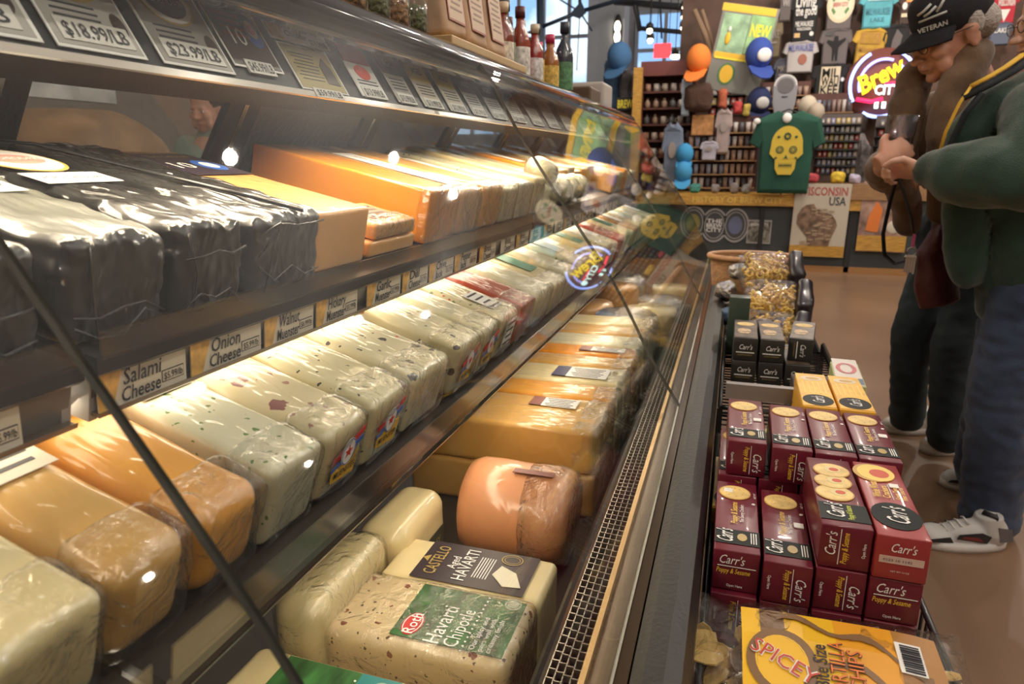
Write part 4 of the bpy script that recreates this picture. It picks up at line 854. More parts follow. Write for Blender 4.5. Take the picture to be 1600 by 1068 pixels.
H_ = .0572; z0 = .5600
XS = [.037, .096, .155, .213]
# near row, bottom layer, second layer and upper ones
bl = ['bottom-layer maroon box at the left rack edge, near row', 'bottom-layer maroon box second from the left, near row', 'bottom-layer maroon box third from the left, near row', 'bottom-layer maroon box at the right rack edge, near row']
for i in range(4): place_box('m', [0, 0, 0, 0][i], XS[i], .782 - .01 * (i > 1), z0, bl[i], rz=[.01, -.015, .0, .01][i])
bl = ['middle-layer maroon box at the left rack edge, its lettering turned sideways', 'middle-layer maroon box second from the left, near row', 'middle-layer maroon box third from the left, near row', 'middle-layer maroon box under the crimson one, near row']
for i in range(4): place_box('m', [1, 1, 1, 0][i], XS[i], .792, z0 + H_, bl[i], rz=[-.01, .01, .01, -.01][i])
place_box('m', 0, XS[0], .800, z0 + 2 * H_, 'maroon box at the left rack edge with upright lettering and white sticker', 2, .005)
place_box('m', 1, XS[1], .790, z0 + 2 * H_, 'maroon box with sideways lettering, second from the left in the near row', 1, -.012)
place_box('m', 1, XS[2], .795, z0 + 2 * H_, 'maroon box directly under the box with three crackers', None, .008)
place_box('m', 0, XS[3], .793, z0 + 2 * H_, 'maroon box with upright lettering directly under the crimson box', None, -.006)
place_box('ring', 2, XS[2], .796, z0 + 3 * H_, 'maroon box with three topped crackers on its lid, topmost beside the crimson box', None, .004)
place_box('r', 0, XS[3], .790, z0 + 3 * H_, 'crimson whole wheat box with a black oval, topmost at the right rack edge', None, -.010, L=.206)
# second row, one layer higher
for j, z in enumerate((z0, z0 + H_, z0 + 2 * H_)):
    for i in range(4):
        lb = ('%s box in the second row under its like, layer %s, column %s') % ('yellow' if (i == 0 and j == 1) else 'maroon', ('lowest', 'second', 'third')[j], ('leftmost', 'second', 'third', 'rightmost')[i])
        place_box('y' if (i == 0 and j == 1) else 'm', 1, XS[i] - .006 * (j == 1 and i == 0), 1.014 + .003 * j, z, lb, None, .0)
place_box('m', 1, XS[0] + .010, 1.020, z0 + 3 * H_, 'top maroon box of the second row at the left, with a white sticker', 1, .01)
place_box('m', 1, XS[1] + .014, 1.012, z0 + 3 * H_, 'top maroon box of the second row, second from the left, sideways lettering', None, -.015)
place_box('m', 1, XS[2] + .014, 1.010, z0 + 3 * H_, 'top maroon box of the second row behind the three-cracker box', None, -.008)
place_box('m', 1, XS[3] + .014, 1.008, z0 + 3 * H_, 'top maroon box of the second row behind the crimson box', 1, -.012)
# yellow boxes behind
for j in range(4):
    for i in range(2):
        lb = 'golden yellow box, %s of its pile, %s the rack edge' % (('lowest', 'second layer', 'third layer', 'topmost')[j], ('left pile away from', 'right pile at')[i])
        place_box('y', 0, .168 + .0595 * i, 1.216, z0 + j * H_, lb, None, 0, L=.182)
tag(MB().rblock((0, 0, .06), (.05, .12, .12), .002, GRX, seg=1, n=2).build('cracker_box', loc=(.105, 1.31, z0)), 'sage green box standing left of the golden yellow boxes', 'cracker box')
tag(MB().rblock((0, 0, .055), (.05, .12, .11), .002, YBX, seg=1, n=2).build('cracker_box', loc=(.045, 1.31, z0)), 'plain yellow box standing at the left behind the second maroon row', 'cracker box')
# far rack
ZF = .670
for i in range(3):
    place_box('k', 0, .052 + .061 * i, 1.69, ZF, 'black box under its like in the far rack, %s' % ('left', 'middle', 'right')[i])
    if i < 2: place_box('k', 0, .052 + .061 * i, 1.69, ZF + H_, 'black cracker box on top in the far rack, %s of the pair' % ('left', 'right')[i], rz=.01 * i)
place_box('k', 1, .178, 1.72, ZF + H_, 'black cracker box with a turned end, right end of the far rack row', rz=-.12)
tag(MB().rblock((0, 0, .035), (.10, .15, .07), .002, mat('photo_print_box', (.10, .09, .09), .4, var=.8, vscale=30), seg=1, n=2).build('cracker_box', loc=(.205, 1.56, ZF - .02)), 'dark box with a picture of cheese, right of the black ones', 'cracker box')
place_box('w', 0, .248, 1.425, z0 + 3 * H_ - .02, 'sage green box with a pale top and blue band, behind the golden yellow ones', rz=-.05, L=.17)
tag(MB().rblock((0, 0, .08), (.055, .05, .16), .002, mat('dark_green_carton', (.03, .05, .035), .4), seg=1, n=2).build('cracker_box', loc=(.035, 1.98, ZF)), 'tall dark green box standing upright behind the left black box', 'cracker box')
tag(MB().lathe([(0, 0), (.03, 0), (.045, .02), (.02, .05), (0, .055)], mat('grey_foil', (.25, .22, .22), .3, .6), n=16).build('foil_dish', loc=(.10, 1.93, ZF + H_)), 'small grey foil dish behind the black boxes', 'dish')
# bags of curled pasta and the basket
PASTA = mat('yellow_pasta', (.85, .58, .12), .45); BAGF = film('clear_bag_film', (.97, .96, .93), .9, .1, crinkle=1, cscale=40, min_r=.05)
rnd = random.Random(5)
for i, (x, yy, z, lb) in enumerate([(.135, 2.14, .655, 'clear bag of yellow curls, lowest and nearest behind the black boxes'), (.150, 2.33, .72, 'clear bag of yellow curls, middle one in front of the basket'), (.130, 2.53, .785, 'clear bag of yellow curls, highest one against the basket')]):
    t = thing('snack_bag', lb, 'bag', (x, yy, z), (.5, 0, .1 * (i - 1)), 'bags of yellow curls before the basket')
    m = MB()
    for k in range(105):
        c_ = Vector((rnd.uniform(-.085, .055), rnd.uniform(-.06, .06), rnd.uniform(.01, .075))); a = rnd.uniform(0, 6.28); r_ = rnd.uniform(.008, .014)
        nx = Vector((rnd.uniform(-1, 1), rnd.uniform(-1, 1), rnd.uniform(-1, 1))).normalized(); u = nx.orthogonal().normalized(); v = nx.cross(u)
        m.tube([c_ + (u * math.cos(a + q) + v * math.sin(a + q)) * r_ + nx * q * .002 for q in (0, 1, 2, 3, 4, 5)], .004, PASTA, n=6)
    m.build('curls', t); mb = MB(); mb.rblock((-.015, 0, .043), (.165, .145, .095), .03, BAGF, n=8, amp=.005, seed=i); mb.build('bag_film', t)
    mb = MB(); mb.rblock((.085, 0, .043), (.045, .14, .10), .015, mat('black_bag_print', (.025, .02, .03), .3, coat=.5), n=6, amp=.006, seed=i + 5); mb.build('printed_end', t)
t = thing('wicker_basket', 'large oval tan wicker basket at the far end of the racks', 'basket', (.085, 2.80, .66))
WK = mat('wicker_tan', (.42, .22, .10), .6, bump=1, bscale=80, stretch=(1, 1, 3), var=.3, vscale=30)
M_ = Matrix.Diagonal((.165, .115, 1, 1))
MB().lathe([(0, 0), (.80, 0), (.9, .06), (.97, .17), (.93, .17), (.86, .06), (.76, .01), (0, .01)], WK, M_, n=32, cap=False).build('basket_body', t)
MB().tube([(.165 * math.cos(a), .115 * math.sin(a), .175) for a in [2 * PI * i / 32 for i in range(33)]], .010, mat('wicker_rim', (.55, .30, .15), .5, bump=.6, bscale=60), n=8, cap=False).build('rim', t)
for i, (x, yy, z, r) in enumerate([(.03, 2.62, .80, .032), (-.005, 2.44, .76, .036), (.01, 2.30, .70, .030), (-.002, 2.52, .70, .03), (.045, 2.74, .82, .026)]):
    mb = MB(); mb.rblock((0, 0, 0), (r * 2, r * 2, r * 2), r * .9, mat('silver_foil', (.45, .44, .45), .2, 1, bump=1, bscale=60) if i != 2 else mat('blue_foil', (.06, .10, .18), .25, .7, bump=1, bscale=60), n=6, amp=.007, fr=30, seed=i)
    tag(mb.build('foil_parcel', loc=(x, yy, z)), ['crumpled silver foil parcel highest beside the basket rim', 'largest crumpled silver foil parcel left of the yellow bags', 'crumpled blue foil parcel low beside the bumper', 'low silver foil parcel behind the blue one', 'small silver foil parcel inside the basket edge'][i], 'foil parcel', 'foil parcels by the basket')
# bag of tortilla chips lying in front
t = thing('tortilla_chip_bag', 'tortilla chip bag with a yellow and orange panel, lying before the boxes', 'chip bag', (.135, .655, .60), (.28, 0, .03))
CHIP = mat('corn_chip', (.80, .56, .20), .55, bump=.3, bscale=120)
m = MB(); rnd = random.Random(9)
for k in range(240):
    c_ = Vector((rnd.uniform(-.13, .13), rnd.uniform(-.11, .11), rnd.uniform(.0, .036))); R_ = Euler((rnd.uniform(-.8, .8), rnd.uniform(-.8, .8), rnd.uniform(0, 6.3))).to_matrix().to_4x4(); R_.translation = c_; r_ = rnd.uniform(.012, .018)
    m.poly([(r_ * math.cos(a) * (1 + .12 * math.sin(3 * a)), r_ * math.sin(a)) for a in [2 * PI * q / 9 for q in range(9)]], CHIP, R_, t=.002)
tag(m.build('chips', t), kind='stuff')
def pillow(nx, ny, lx, ly, h, fn):
    vs = []; fs = []
    for sgn in (1, -1):
        for i in range(nx + 1):
            for j in range(ny + 1):
                u, v = -1 + 2 * i / nx, -1 + 2 * j / ny; e = max(0, (1 - u ** 4) * (1 - v ** 4)) ** .6
                p = Vector((u * lx / 2, v * ly / 2, sgn * e * h / 2)); q = noise.noise_vector(p * 22); edge = max(abs(u), abs(v)) ** 3
                p += Vector((q.x * .006 * edge, q.y * .008 * edge, q.z * (.003 + .012 * edge) + .003 * noise.noise(p * 60) * (.3 + edge))); vs.append(p)
    k = (nx + 1) * (ny + 1)
    for s_ in (0, 1):
        for i in range(nx):
            for j in range(ny):
                a = s_ * k + i * (ny + 1) + j; q = (a, a + ny + 1, a + ny + 2, a + 1); fs.append(q if s_ == 0 else tuple(reversed(q)))
    return vs, fs
vs, fs = pillow(44, 34, .305, .29, .085, 0); m = MB(); m.add([(v.x, v.y, v.z + .03) for v in vs], fs, BAGF, smooth=True); m.build('bag_film', t)
# printed panel follows the pillow
def on_pillow(mb, lift=.002):
    for i, v in enumerate(mb.v):
        u, w_ = v[0] / .1525, v[1] / .145; e = max(0, (1 - min(1, abs(u)) ** 4) * (1 - min(1, abs(w_)) ** 4)) ** .6; mb.v[i] = (v[0], v[1], v[2] + .03 + e * .0425 + lift)
m = MB(); TY = mat('chip_panel_yellow', (.85, .50, .02), .4); TO = mat('chip_panel_orange', (.80, .28, .01), .4); TB = mat('chip_panel_brown', (.22, .12, .05), .4)
def strip(x0, x1, y0, y1, mt, z=0, n=10):
    for i in range(n):
        for j in range(6):
            a, b = x0 + (x1 - x0) * i / n, x0 + (x1 - x0) * (i + 1) / n; c_, d = y0 + (y1 - y0) * j / 6, y0 + (y1 - y0) * (j + 1) / 6; m.quad((a, c_, z), (b, c_, z), (b, d, z), (a, d, z), mt)
strip(-.088, -.068, -.125, .115, TY); strip(-.068, -.042, -.125, .115, TB); strip(-.042, .01, -.125, .115, TY); strip(.01, .07, -.125, .115, mat('chip_panel_amber', (.80, .36, .02), .4)); strip(.07, .115, -.125, .115, mat('chip_panel_rust', (.42, .20, .05), .4))
for k in range(5):     # wavy brown bands
    P = [(-.05 + .15 * i / 14, .105 - .045 * k - (.05 * (i / 14) ** 2) + .008 * math.sin(i * .9 + k)) for i in range(15)]
    for i in range(14): a, b = P[i], P[i + 1]; wd = .006 + .002 * math.sin(i); m.quad((a[0], a[1] - wd, .0008), (b[0], b[1] - wd, .0008), (b[0], b[1] + wd * .3, .0008), (a[0], a[1] + wd * .3, .0008), TB)
T = frame((0, 0, 0), (0, 1, 0), (-1, 0, 0))
m.ring(.042, .048, .042, .036, .011, TB, T, z=.0015); m.disc(.042, .048, .033, .027, TY, T, z=.001, t=.0006)
for mt_, zz, of in ((WHITE, .0030, .03), (mat('brick_red_print', (.55, .06, .03), .4), .0036, .0)): m.text('SPICEY', .042, .046, .018, mt_, T, z=zz, w=.070, off=of, rot=-PI / 2 - .5)
m.text('Bite Size', .045, .010, .014, mat('dark_brown_ink', (.03, .015, .01), .5), T, z=.002, w=.052, off=.02)
m.text('TORTILLA', .042, -.007, .015, INK, T, z=.002, w=.072, off=.025); m.text('TORTILLA', .042, -.007, .015, mat('rust_orange_ink', (.75, .18, .02), .4), T, z=.0026, w=.072, off=.0); m.text('CHIPS', .046, -.025, .015, INK, T, z=.002, w=.048, off=.025); m.text('CHIPS', .046, -.025, .015, MATS['rust_orange_ink'], T, z=.0026, w=.048)
m.plate(.075, -.082, .040, .026, WHITE, T, t=.001, z=.001)
for i in range(12): m.plate(.058 + i * .003, -.083, .0012 + .0008 * (i % 3 == 0), .019, INK, T, t=.0016, z=.001)
for i in range(7): m.plate(.0 - .0, -.062 - i * .0065, .05, .002, TY, T, t=.001, z=.001)
on_pillow(m); m.build('printed_panel', t)
# ------------------------------------------------------------------ people
SKIN = mat('skin', (.62, .32, .22), .5, var=.12, vscale=14); D_ = MATS['skin'].node_tree.nodes['Principled BSDF']; D_.inputs['Subsurface Weight'].default_value = .1; D_.inputs['Subsurface Radius'].default_value = (.02, .008, .004); D_.inputs['Subsurface Scale'].default_value = .3
SKIN2 = mat('skin_light', (.72, .42, .31), .5, var=.1, vscale=14)
def seg(mb, pts, rs, n=14, ell=None):
    pts = [Vector(p) for p in pts]; mb.tube(pts, rs, None, n=n, ell=ell)
    for p, r in ((pts[0], rs[0]), (pts[-1], rs[-1])): mb.ell(p, (r * (1 if not ell else max(ell)),) * 3 if not ell else (r * .98, r * .98, r * .98), None, n=12, k=8)
def head(mb, M, nose=1.0):
    """head in its own frame: faces +x, up +z, centre at the ears; sizes in metres"""
    def E(c, r, rot=None): mb.ell(c, r, None, M, n=24, k=16, rot=Euler(rot) if rot else None)
    E((-.008, 0, .035), (.098, .076, .092)); E((.03, 0, -.02), (.068, .062, .078)); E((.052, 0, -.072), (.040, .042, .036))      # skull, face, jaw
    E((.084, 0, -.092), (.018, .020, .016)); E((.088, 0, .022), (.012, .048, .012))                                                # chin, brow
    E((.10, 0, -.012), (.014, .010, .030), (0, .35, 0)); E((.118 * nose, 0, -.030), (.013, .014, .012))                          # nose bridge and tip
    for s in (-1, 1):
        E((.108, s * .012, -.034), (.008, .008, .007)); E((.074, s * .042, -.022), (.026, .022, .022)); E((.07, s * .045, -.062), (.022, .018, .028))
        E((.002, s * .078, -.010), (.020, .009, .033), (0, .15, 0)); E((.000, s * .084, .006), (.016, .006, .016)); E((.004, s * .082, -.034), (.009, .006, .011))
    E((.094, 0, -.058), (.012, .024, .006)); E((.092, 0, -.068), (.011, .021, .007))                                              # lips
    for s in (-1, 1): E((.079, s * .030, .004), (.014, .016, .010))
def face_details(par, M, iris=(.1, .08, .06)):
    for s in (-1, 1):
        MB().ell((.0895, s * .030, .003), (.006, .0115, .006), mat('eye_white', (.8, .78, .75), .3), M).build('eye', par)
        MB().ell((.0945, s * .030, .002), (.002, .005, .005), mat('iris', iris, .2), M).build('iris', par)
    MB().tube([(.1035, -.020, -.0625), (.1065, 0, -.0635), (.1035, .020, -.0625)], .0016, mat('lip_line', (.28, .10, .08), .6), M, n=6).build('mouth_line', par)
def glasses(par, M):
    m = MB()
    for s in (-1, 1):
        P = [(.112, s * .033 + .022 * math.cos(a), .004 + .017 * math.sin(a)) for a in [2 * PI * i / 16 for i in range(17)]]; m.tube(P, .0013, GM, M, n=5)
        m.tube([(.112, s * .055, .012), (.06, s * .080, .014), (.004, s * .088, .012), (-.012, s * .086, -.006)], .0014, GM, M, n=5)
    m.tube([(.113, -.011, .006), (.117, 0, .010), (.113, .011, .006)], .0013, GM, M, n=5); m.build('glasses', par)
    for s in (-1, 1): m = MB(); m.poly([(s * .033 + .021 * math.cos(a), .016 * math.sin(a)) for a in [2 * PI * i / 16 for i in range(16)]], GLASS, M @ frame((.112, 0, .004), (0, 1, 0), (0, 0, 1)), t=.001); m.build('lens', par)
GM = mat('spectacle_frame', (.05, .045, .04), .3, .7)
def hand(mb, M, curl=(.5, .6, .7, .8), thumb=.6, s=1.0, side=1):
    """palm in its own frame: fingers run +x, palm faces -z, thumb at +y*side"""
    mb.ell((.045 * s, 0, 0), (.048 * s, .041 * s, .016 * s), None, M, n=14, k=10); mb.ell((.02 * s, .018 * s * side, -.006 * s), (.03 * s, .022 * s, .016 * s), None, M, n=12, k=8)
    mb.tube([(-.03 * s, 0, 0), (.03 * s, 0, 0)], [.027 * s, .030 * s], None, M, n=12, ell=(1, .75))
    for i, (yo, L) in enumerate(((.029, .070), (.010, .080), (-.010, .074), (-.028, .058))):
        p = Vector((.082 * s - abs(yo) * .25 * s, yo * s * side, 0)); a = .15; P = [Vector((.05 * s, yo * .8 * s * side, 0)), p.copy()]
        for k, f in enumerate((.45, .32, .26)):
            a += curl[i] * (1.0 if k else .8); p = p + Vector((math.cos(a), 0, -math.sin(a))) * L * f * s; P.append(p.copy())
        mb.tube(P, [.0095 * s, .0098 * s, .0092 * s, .0084 * s, .0068 * s], None, M, n=10); mb.ell(P[-1], (.0069 * s,) * 3, None, M, n=8, k=6)
    P = [Vector((.012, .026 * side, -.004)), Vector((.036, .050 * side, -.012)), Vector((.060, .058 * side, -.018 - .02 * thumb)), Vector((.080, .050 * side, -.026 - .03 * thumb))]
    mb.tube([q * s for q in P], [.014 * s, .0125 * s, .0105 * s, .008 * s], None, M, n=10); mb.ell(P[-1] * s, (.008 * s,) * 3, None, M, n=8, k=6)
def shoe(par, toe, heel, upper, sole, accent=None, s=1.0, w=.05):
    toe = Vector(toe); heel = Vector(heel); d = toe - heel; L = d.length; x = d.normalized(); z = Vector((0, 0, 1)); y = z.cross(x).normalized(); z = x.cross(y)
    M = Matrix((x, y, z)).transposed().to_4x4(); M.translation = Vector((heel.x, heel.y, 0))
    def outline(k, zz, sh=0):
        return [Vector((L * (.5 + .5 * math.cos(a)) * (1 - 2 * sh / L) + sh, w * k * (1 + .18 * math.cos(a)) * math.sin(a) * (1 if abs(math.sin(a)) > .2 else 1), zz)) for a in [2 * PI * i / 28 for i in range(28)]]
    m = MB(); rings = [outline(.98, .0), outline(1.04, .014), outline(1.0, .030)]; vs = [v for r in rings for v in r]
    fs = [(i * 28 + j, i * 28 + (j + 1) % 28, (i + 1) * 28 + (j + 1) % 28, (i + 1) * 28 + j) for i in range(2) for j in range(28)] + [tuple(reversed(range(28))), tuple(range(56, 84))]
    m.add(vs, fs, sole, M, True); so = m.build('sole', par)
    m = MB(); m.ell((L * .78, 0, .030), (L * .215, w * .93, .036), None, M); m.ell((L * .45, 0, .045), (L * .36, w * .84, .044), None, M, rot=Euler((0, .16, 0))); m.ell((L * .18, 0, .052), (L * .175, w * .80, .055), None, M)
    m.tube([(L * .22, 0, .05), (L * .24, 0, .115)], [w * .85, w * .72], None, M, n=14)
    u = remesh(m, 'shoe_upper', .006, 5, upper, parent=par)
    m = MB()
    for i in range(5): xx = L * (.48 + .07 * i); zz = .096 - .0095 * i; m.tube([(xx, -w * .45, zz - .008), (xx + .006, 0, zz + .002), (xx, w * .45, zz - .008)], .003, mat('lace', (.75, .73, .70), .7), M, n=6)
    m.build('laces', par)
    if accent:
        m = MB()
        for sd in (-1, 1): m.poly([(L * .30, .035), (L * .62, .045), (L * .60, .060), (L * .36, .070), (L * .26, .058)], accent, M @ frame((0, sd * w * .86, 0), (1, 0, 0), (0, 0, 1)) , t=.003 * sd, z=0)
        for sd in (-1, 1): m.poly([(L * .66, .034), (L * .93, .032), (L * .90, .042), (L * .70, .052)], accent, M @ frame((0, sd * w * .93, 0), (1, 0, 0), (0, 0, 1)), t=.003 * sd); m.poly([(L * .02, .045), (L * .16, .04), (L * .20, .09), (L * .06, .085)], mat('grey_shoe_panel', (.16, .15, .16), .5), M @ frame((0, sd * w * .80, 0), (1, 0, 0), (0, 0, 1)), t=.003 * sd)
        for sd in (-1, 1): m.poly([(L * .34, .042), (L * .58, .050), (L * .56, .056), (L * .40, .056)], mat('dark_red_mark', (.22, .04, .04), .5), M @ frame((0, sd * (w * .86 + .0035), 0), (1, 0, 0), (0, 0, 1)), t=.002 * sd)
        m.tube([(L * .30, 0, .118), (L * .22, w * .6, .118), (L * .16, 0, .118), (L * .22, -w * .6, .118), (L * .30, 0, .118)], .010, accent, M, n=8)
        m.build('side_panel', par)
JEAN = mat('indigo_denim', (.040, .060, .115), .85, bump=.3, bscale=300, var=.35, vscale=7, sheen=.2); JEAN2 = mat('dark_teal_denim', (.028, .042, .052), .85, bump=.3, bscale=300, var=.3, vscale=8)
FLEECE = mat('green_fleece', (.030, .072, .050), .95, bump=.35, bscale=260, var=.22, vscale=10, sheen=.5); BRJ = mat('brown_suede_jacket', (.17, .10, .055), .85, bump=.3, bscale=120, var=.3, vscale=9, sheen=.3)
DKS = mat('charcoal_shirt', (.055, .045, .055), .9, var=.2, vscale=12); HAIRW = mat('white_hair', (.62, .60, .58), .8, bump=1, bscale=160, stretch=(1, 1, 4)); HAIRD = mat('dark_hair', (.03, .018, .012), .6, bump=1, bscale=160)

# man in the green fleece (faces -x, left side toward the camera)
t = thing('person', 'man in a dark green fleece jacket with yellow collar trim and blue jeans', 'person', (.93, 2.52, 0))
B = Vector((.93, 2.52, 0))
def put_t(o): o.location = o.location - B; return o
ankN = at(1540, 795, y=2.42); kneN = at(1532, 650, y=2.42); hipN = at(1556, 500, y=2.46)
ankN = Vector((.885, 2.42, .09)); kneN = Vector((.855, 2.42, .49)); hipN = Vector((.90, 2.44, .90)); ankF = Vector((.93, 2.70, .09)); kneF = Vector((.92, 2.66, .49)); hipF = Vector((.93, 2.60, .90))
chest = Vector((.935, 2.52, 1.28)); neck = Vector((.90, 2.52, 1.47)); HD = Vector((.845, 2.50, 1.585))
shN = at(1625, 175, y=2.34); elN = at(1620, 275, y=2.20); wrN = at(1449, 266, y=2.36); shF = Vector((.92, 2.66, 1.39)); elF = Vector((.90, 2.68, 1.14)); wrF = Vector((.78, 2.60, 1.15))
HM = Matrix.Translation(HD) @ Euler((0, .22, PI + .10)).to_matrix().to_4x4()
m = MB(); head(m, HM); seg(m, [neck - Vector((0, 0, .1)), neck, HD + Vector((.02, 0, -.06))], [.075, .064, .062]); seg(m, [(.93, 2.52, .95), (.935, 2.52, 1.15), chest, (.93, 2.52, 1.40)], [.13, .135, .14, .09], ell=(1.1, .8))
for a, b, c_ in ((shN, elN, wrN), (shF, elF, wrF)): seg(m, [a, b], [.052, .042]); seg(m, [b, c_], [.042, .028])
for a, b, c_ in ((hipN, kneN, ankN), (hipF, kneF, ankF)): seg(m, [a, b], [.085, .056]); seg(m, [b, c_], [.054, .04])
d = (wrN - elN).normalized(); hM = frame(wrN + d * .01, (d.x, d.y, d.z), (0, .25, .97)); hM = Matrix((d, Vector((0, 0, 1)).cross(d).normalized() * 1, Vector((0, 0, 1)))).transposed().to_4x4(); hM.translation = wrN + d * .02
hand(m, hM @ Matrix.Rotation(.9, 4, 'X'), (1.0, 1.05, 1.1, 1.15), .8, .95, 1)
d2 = (wrF - elF).normalized(); h2 = Matrix((d2, Vector((0, 0, 1)).cross(d2).normalized(), Vector((0, 0, 1)))).transposed().to_4x4(); h2.translation = wrF; hand(m, h2, (.8, .8, .9, .9), .5, .95, -1)
body = put_t(remesh(m, 'body', .0055, 3, SKIN2, parent=t))
def kid(o): o.parent = t; o.location = o.location - B; return o
class Px:  # holder so that details share the person's frame
    pass
det = []
e0 = len(COL.objects)
before = set(COL.objects)
face_details(t, HM); glasses(t, HM)
m = MB(); m.ell((-.030, 0, .052), (.092, .084, .088), None, HM, n=20, k=14); m.ell((-.062, 0, .0), (.05, .074, .06), None, HM, n=18, k=12)
for s in (-1, 1): m.ell((-.005, s * .070, .012), (.026, .012, .040), None, HM)
remesh(m, 'hair', .006, 2, HAIRW, folds=.004, ff=70, parent=t, stretch=(1, 1, .3))
# jacket
m = MB(); seg(m, [(.945, 2.53, .80), (.945, 2.52, .92), (.94, 2.52, 1.10), (.935, 2.52, 1.28), (.93, 2.52, 1.38)], [.185, .195, .190, .185, .12], n=24, ell=(1.05, .88)); m.ell((.93, 2.52, 1.37), (.13, .22, .085), None, n=20, k=12)
seg(m, [shN, elN + Vector((0, 0, .02)), elN], [.090, .082, .080]); seg(m, [elN, elN.lerp(wrN, .45), elN.lerp(wrN, .78), elN.lerp(wrN, .97)], [.088, .092, .080, .048]); seg(m, [shF, elF], [.085, .075]); seg(m, [elF, wrF], [.075, .045])
m.lathe([(0, 0), (.085, 0), (.088, .06), (0, .07)], None, Matrix.Translation(neck + Vector((.015, 0, -.055))) @ Euler((0, .25, 0)).to_matrix().to_4x4(), n=18)
seg(m, [at(1605, 142, y=2.44), at(1552, 168, y=2.43), at(1514, 208, y=2.43), at(1505, 265, y=2.45), at(1508, 335, y=2.47), at(1512, 420, y=2.48)], [.055, .058, .055, .052, .055, .055]); m.ell(at(1565, 260, y=2.50), (.11, .12, .20), None, n=16, k=10)
remesh(m, 'fleece_jacket', .011, 6, FLEECE, folds=.016, ff=8, seed=3, parent=t, stretch=(1, 1, .7))
def ribbon(P, w_, mt, nm, lift=.0):
    m = MB(); m.tube(P, w_, mt, n=8, ell=(1, .35)); return m.build(nm, t)
YT = mat('yellow_knit_trim', (.80, .48, .04), .7)
cl = [at(1600, 84, y=2.40), at(1572, 104, y=2.375), at(1545, 120, y=2.37), at(1518, 134, y=2.37)]
NVY = mat('black_collar_knit', (.02, .025, .03), .9, bump=.4, bscale=200)
ribbon([at(1612, 90, y=2.39), at(1580, 112, y=2.37), at(1548, 130, y=2.36), at(1505, 152, y=2.37)], .026, NVY, 'collar')
ribbon(cl, .013, YT, 'collar_trim'); ribbon([cl[-1], at(1500, 160, y=2.35), at(1478, 205, y=2.36), at(1466, 245, y=2.38)], .006, YT, 'zip_trim')
ribbon([at(1535, 145, y=2.36), at(1508, 178, y=2.37), at(1486, 225, y=2.38), at(1478, 255, y=2.39)], .026, NVY, 'zip_placket')
# jeans
m = MB(); seg(m, [hipN + Vector((.02, .06, -.02)), hipF + Vector((.01, -.04, -.02))], [.135, .135]); seg(m, [hipN + Vector((.015, .02, 0)), (hipN + kneN) / 2, kneN, kneN.lerp(ankN, .5), ankN.lerp(kneN, .03) - Vector((.0, 0, .045))], [.118, .106, .092, .088, .084], n=18); seg(m, [hipF, (hipF + kneF) / 2, kneF, kneF.lerp(ankF, .5), ankF + Vector((0, 0, .01))], [.112, .100, .088, .084, .080], n=18)
remesh(m, 'jeans', .010, 4, JEAN, folds=.012, ff=10, seed=7, parent=t, stretch=(1, 1, 1.6))
DKP = mat('black_shoe_panel', (.03, .03, .035), .5)
shoe(t, at(1428, 838, z=.02), at(1572, 846, z=.02), mat('white_shoe_leather', (.60, .58, .57), .45), mat('white_sole', (.70, .68, .66), .5), DKP, w=.055)
shoe(t, at(1468, 748, z=.02), at(1590, 765, z=.02), MATS['white_shoe_leather'], MATS['white_sole'], DKP, w=.052)
for o in set(COL.objects) - before:
    if o.parent == t: o.location = o.location - B

# man in the black cap
t2 = thing('person', 'older man in a black cap and brown jacket looking down at his cup', 'person', (.88, 3.10, 0)); B2 = Vector((.88, 3.10, 0)); before = set(COL.objects)
HD2 = at(1492, 50, y=2.74); SC = 1.16
HM2 = Matrix.Translation(HD2) @ Euler((0, 0, PI + .30)).to_matrix().to_4x4() @ Euler((-.10, .44, 0)).to_matrix().to_4x4() @ Matrix.Scale(SC, 4)
hp = at(1462, 400, y=3.02); pel = Vector((.90, 3.10, .93)); nk2 = Vector((HD2.x + .06, HD2.y + .04, HD2.z - .12)); ch2 = Vector((.82, 2.98, 1.28))
aA = at(1418, 645, y=3.20); aA.z = .09; kA = at(1425, 525, y=3.12); hA = pel + Vector((-.06, .08, -.02)); aB = at(1480, 668, y=3.0); aB.z = .09; kB = at(1490, 540, y=2.98); hB = pel + Vector((.04, -.06, -.02))
sR = Vector((.70, 3.04, 1.36)); eR = at(1392, 268, y=2.98); wR = at(1380, 262, y=2.56); sL = Vector((.92, 2.88, 1.38)); eL = Vector((.97, 2.88, 1.12)); wL = at(1478, 268, y=2.66)
m = MB(); head(m, HM2, 1.03); seg(m, [ch2 + Vector((0, 0, .06)), nk2, HD2 + Vector((.02, .0, -.05))], [.09, .070, .068]); seg(m, [pel, (pel + ch2) / 2, ch2], [.13, .135, .14], ell=(1, .85))
for a, b, c_ in ((sR, eR, wR), (sL, eL, wL)): seg(m, [a, b], [.05, .042]); seg(m, [b, c_], [.042, .03])
for a, b, c_ in ((hA, kA, aA), (hB, kB, aB)): seg(m, [a, b], [.08, .055]); seg(m, [b, c_], [.05, .04])
gx = at(1408, 214, y=2.60)     # hand wraps the cup: palm behind it, fingers toward the camera side
cupc = at(1408, 212, y=2.58)
hx = (CR * .82 - CD * .5 + CF * .1).normalized(); hz = -CF; hz = (hz - hx * hz.dot(hx)).normalized(); hy = hz.cross(hx)
hMx = Matrix((hx, hy, hz)).transposed().to_4x4(); hMx.translation = at(1383, 250, y=2.505)
hand(m, hMx, (.45, .5, .55, .6), .3, 1.08, 1)
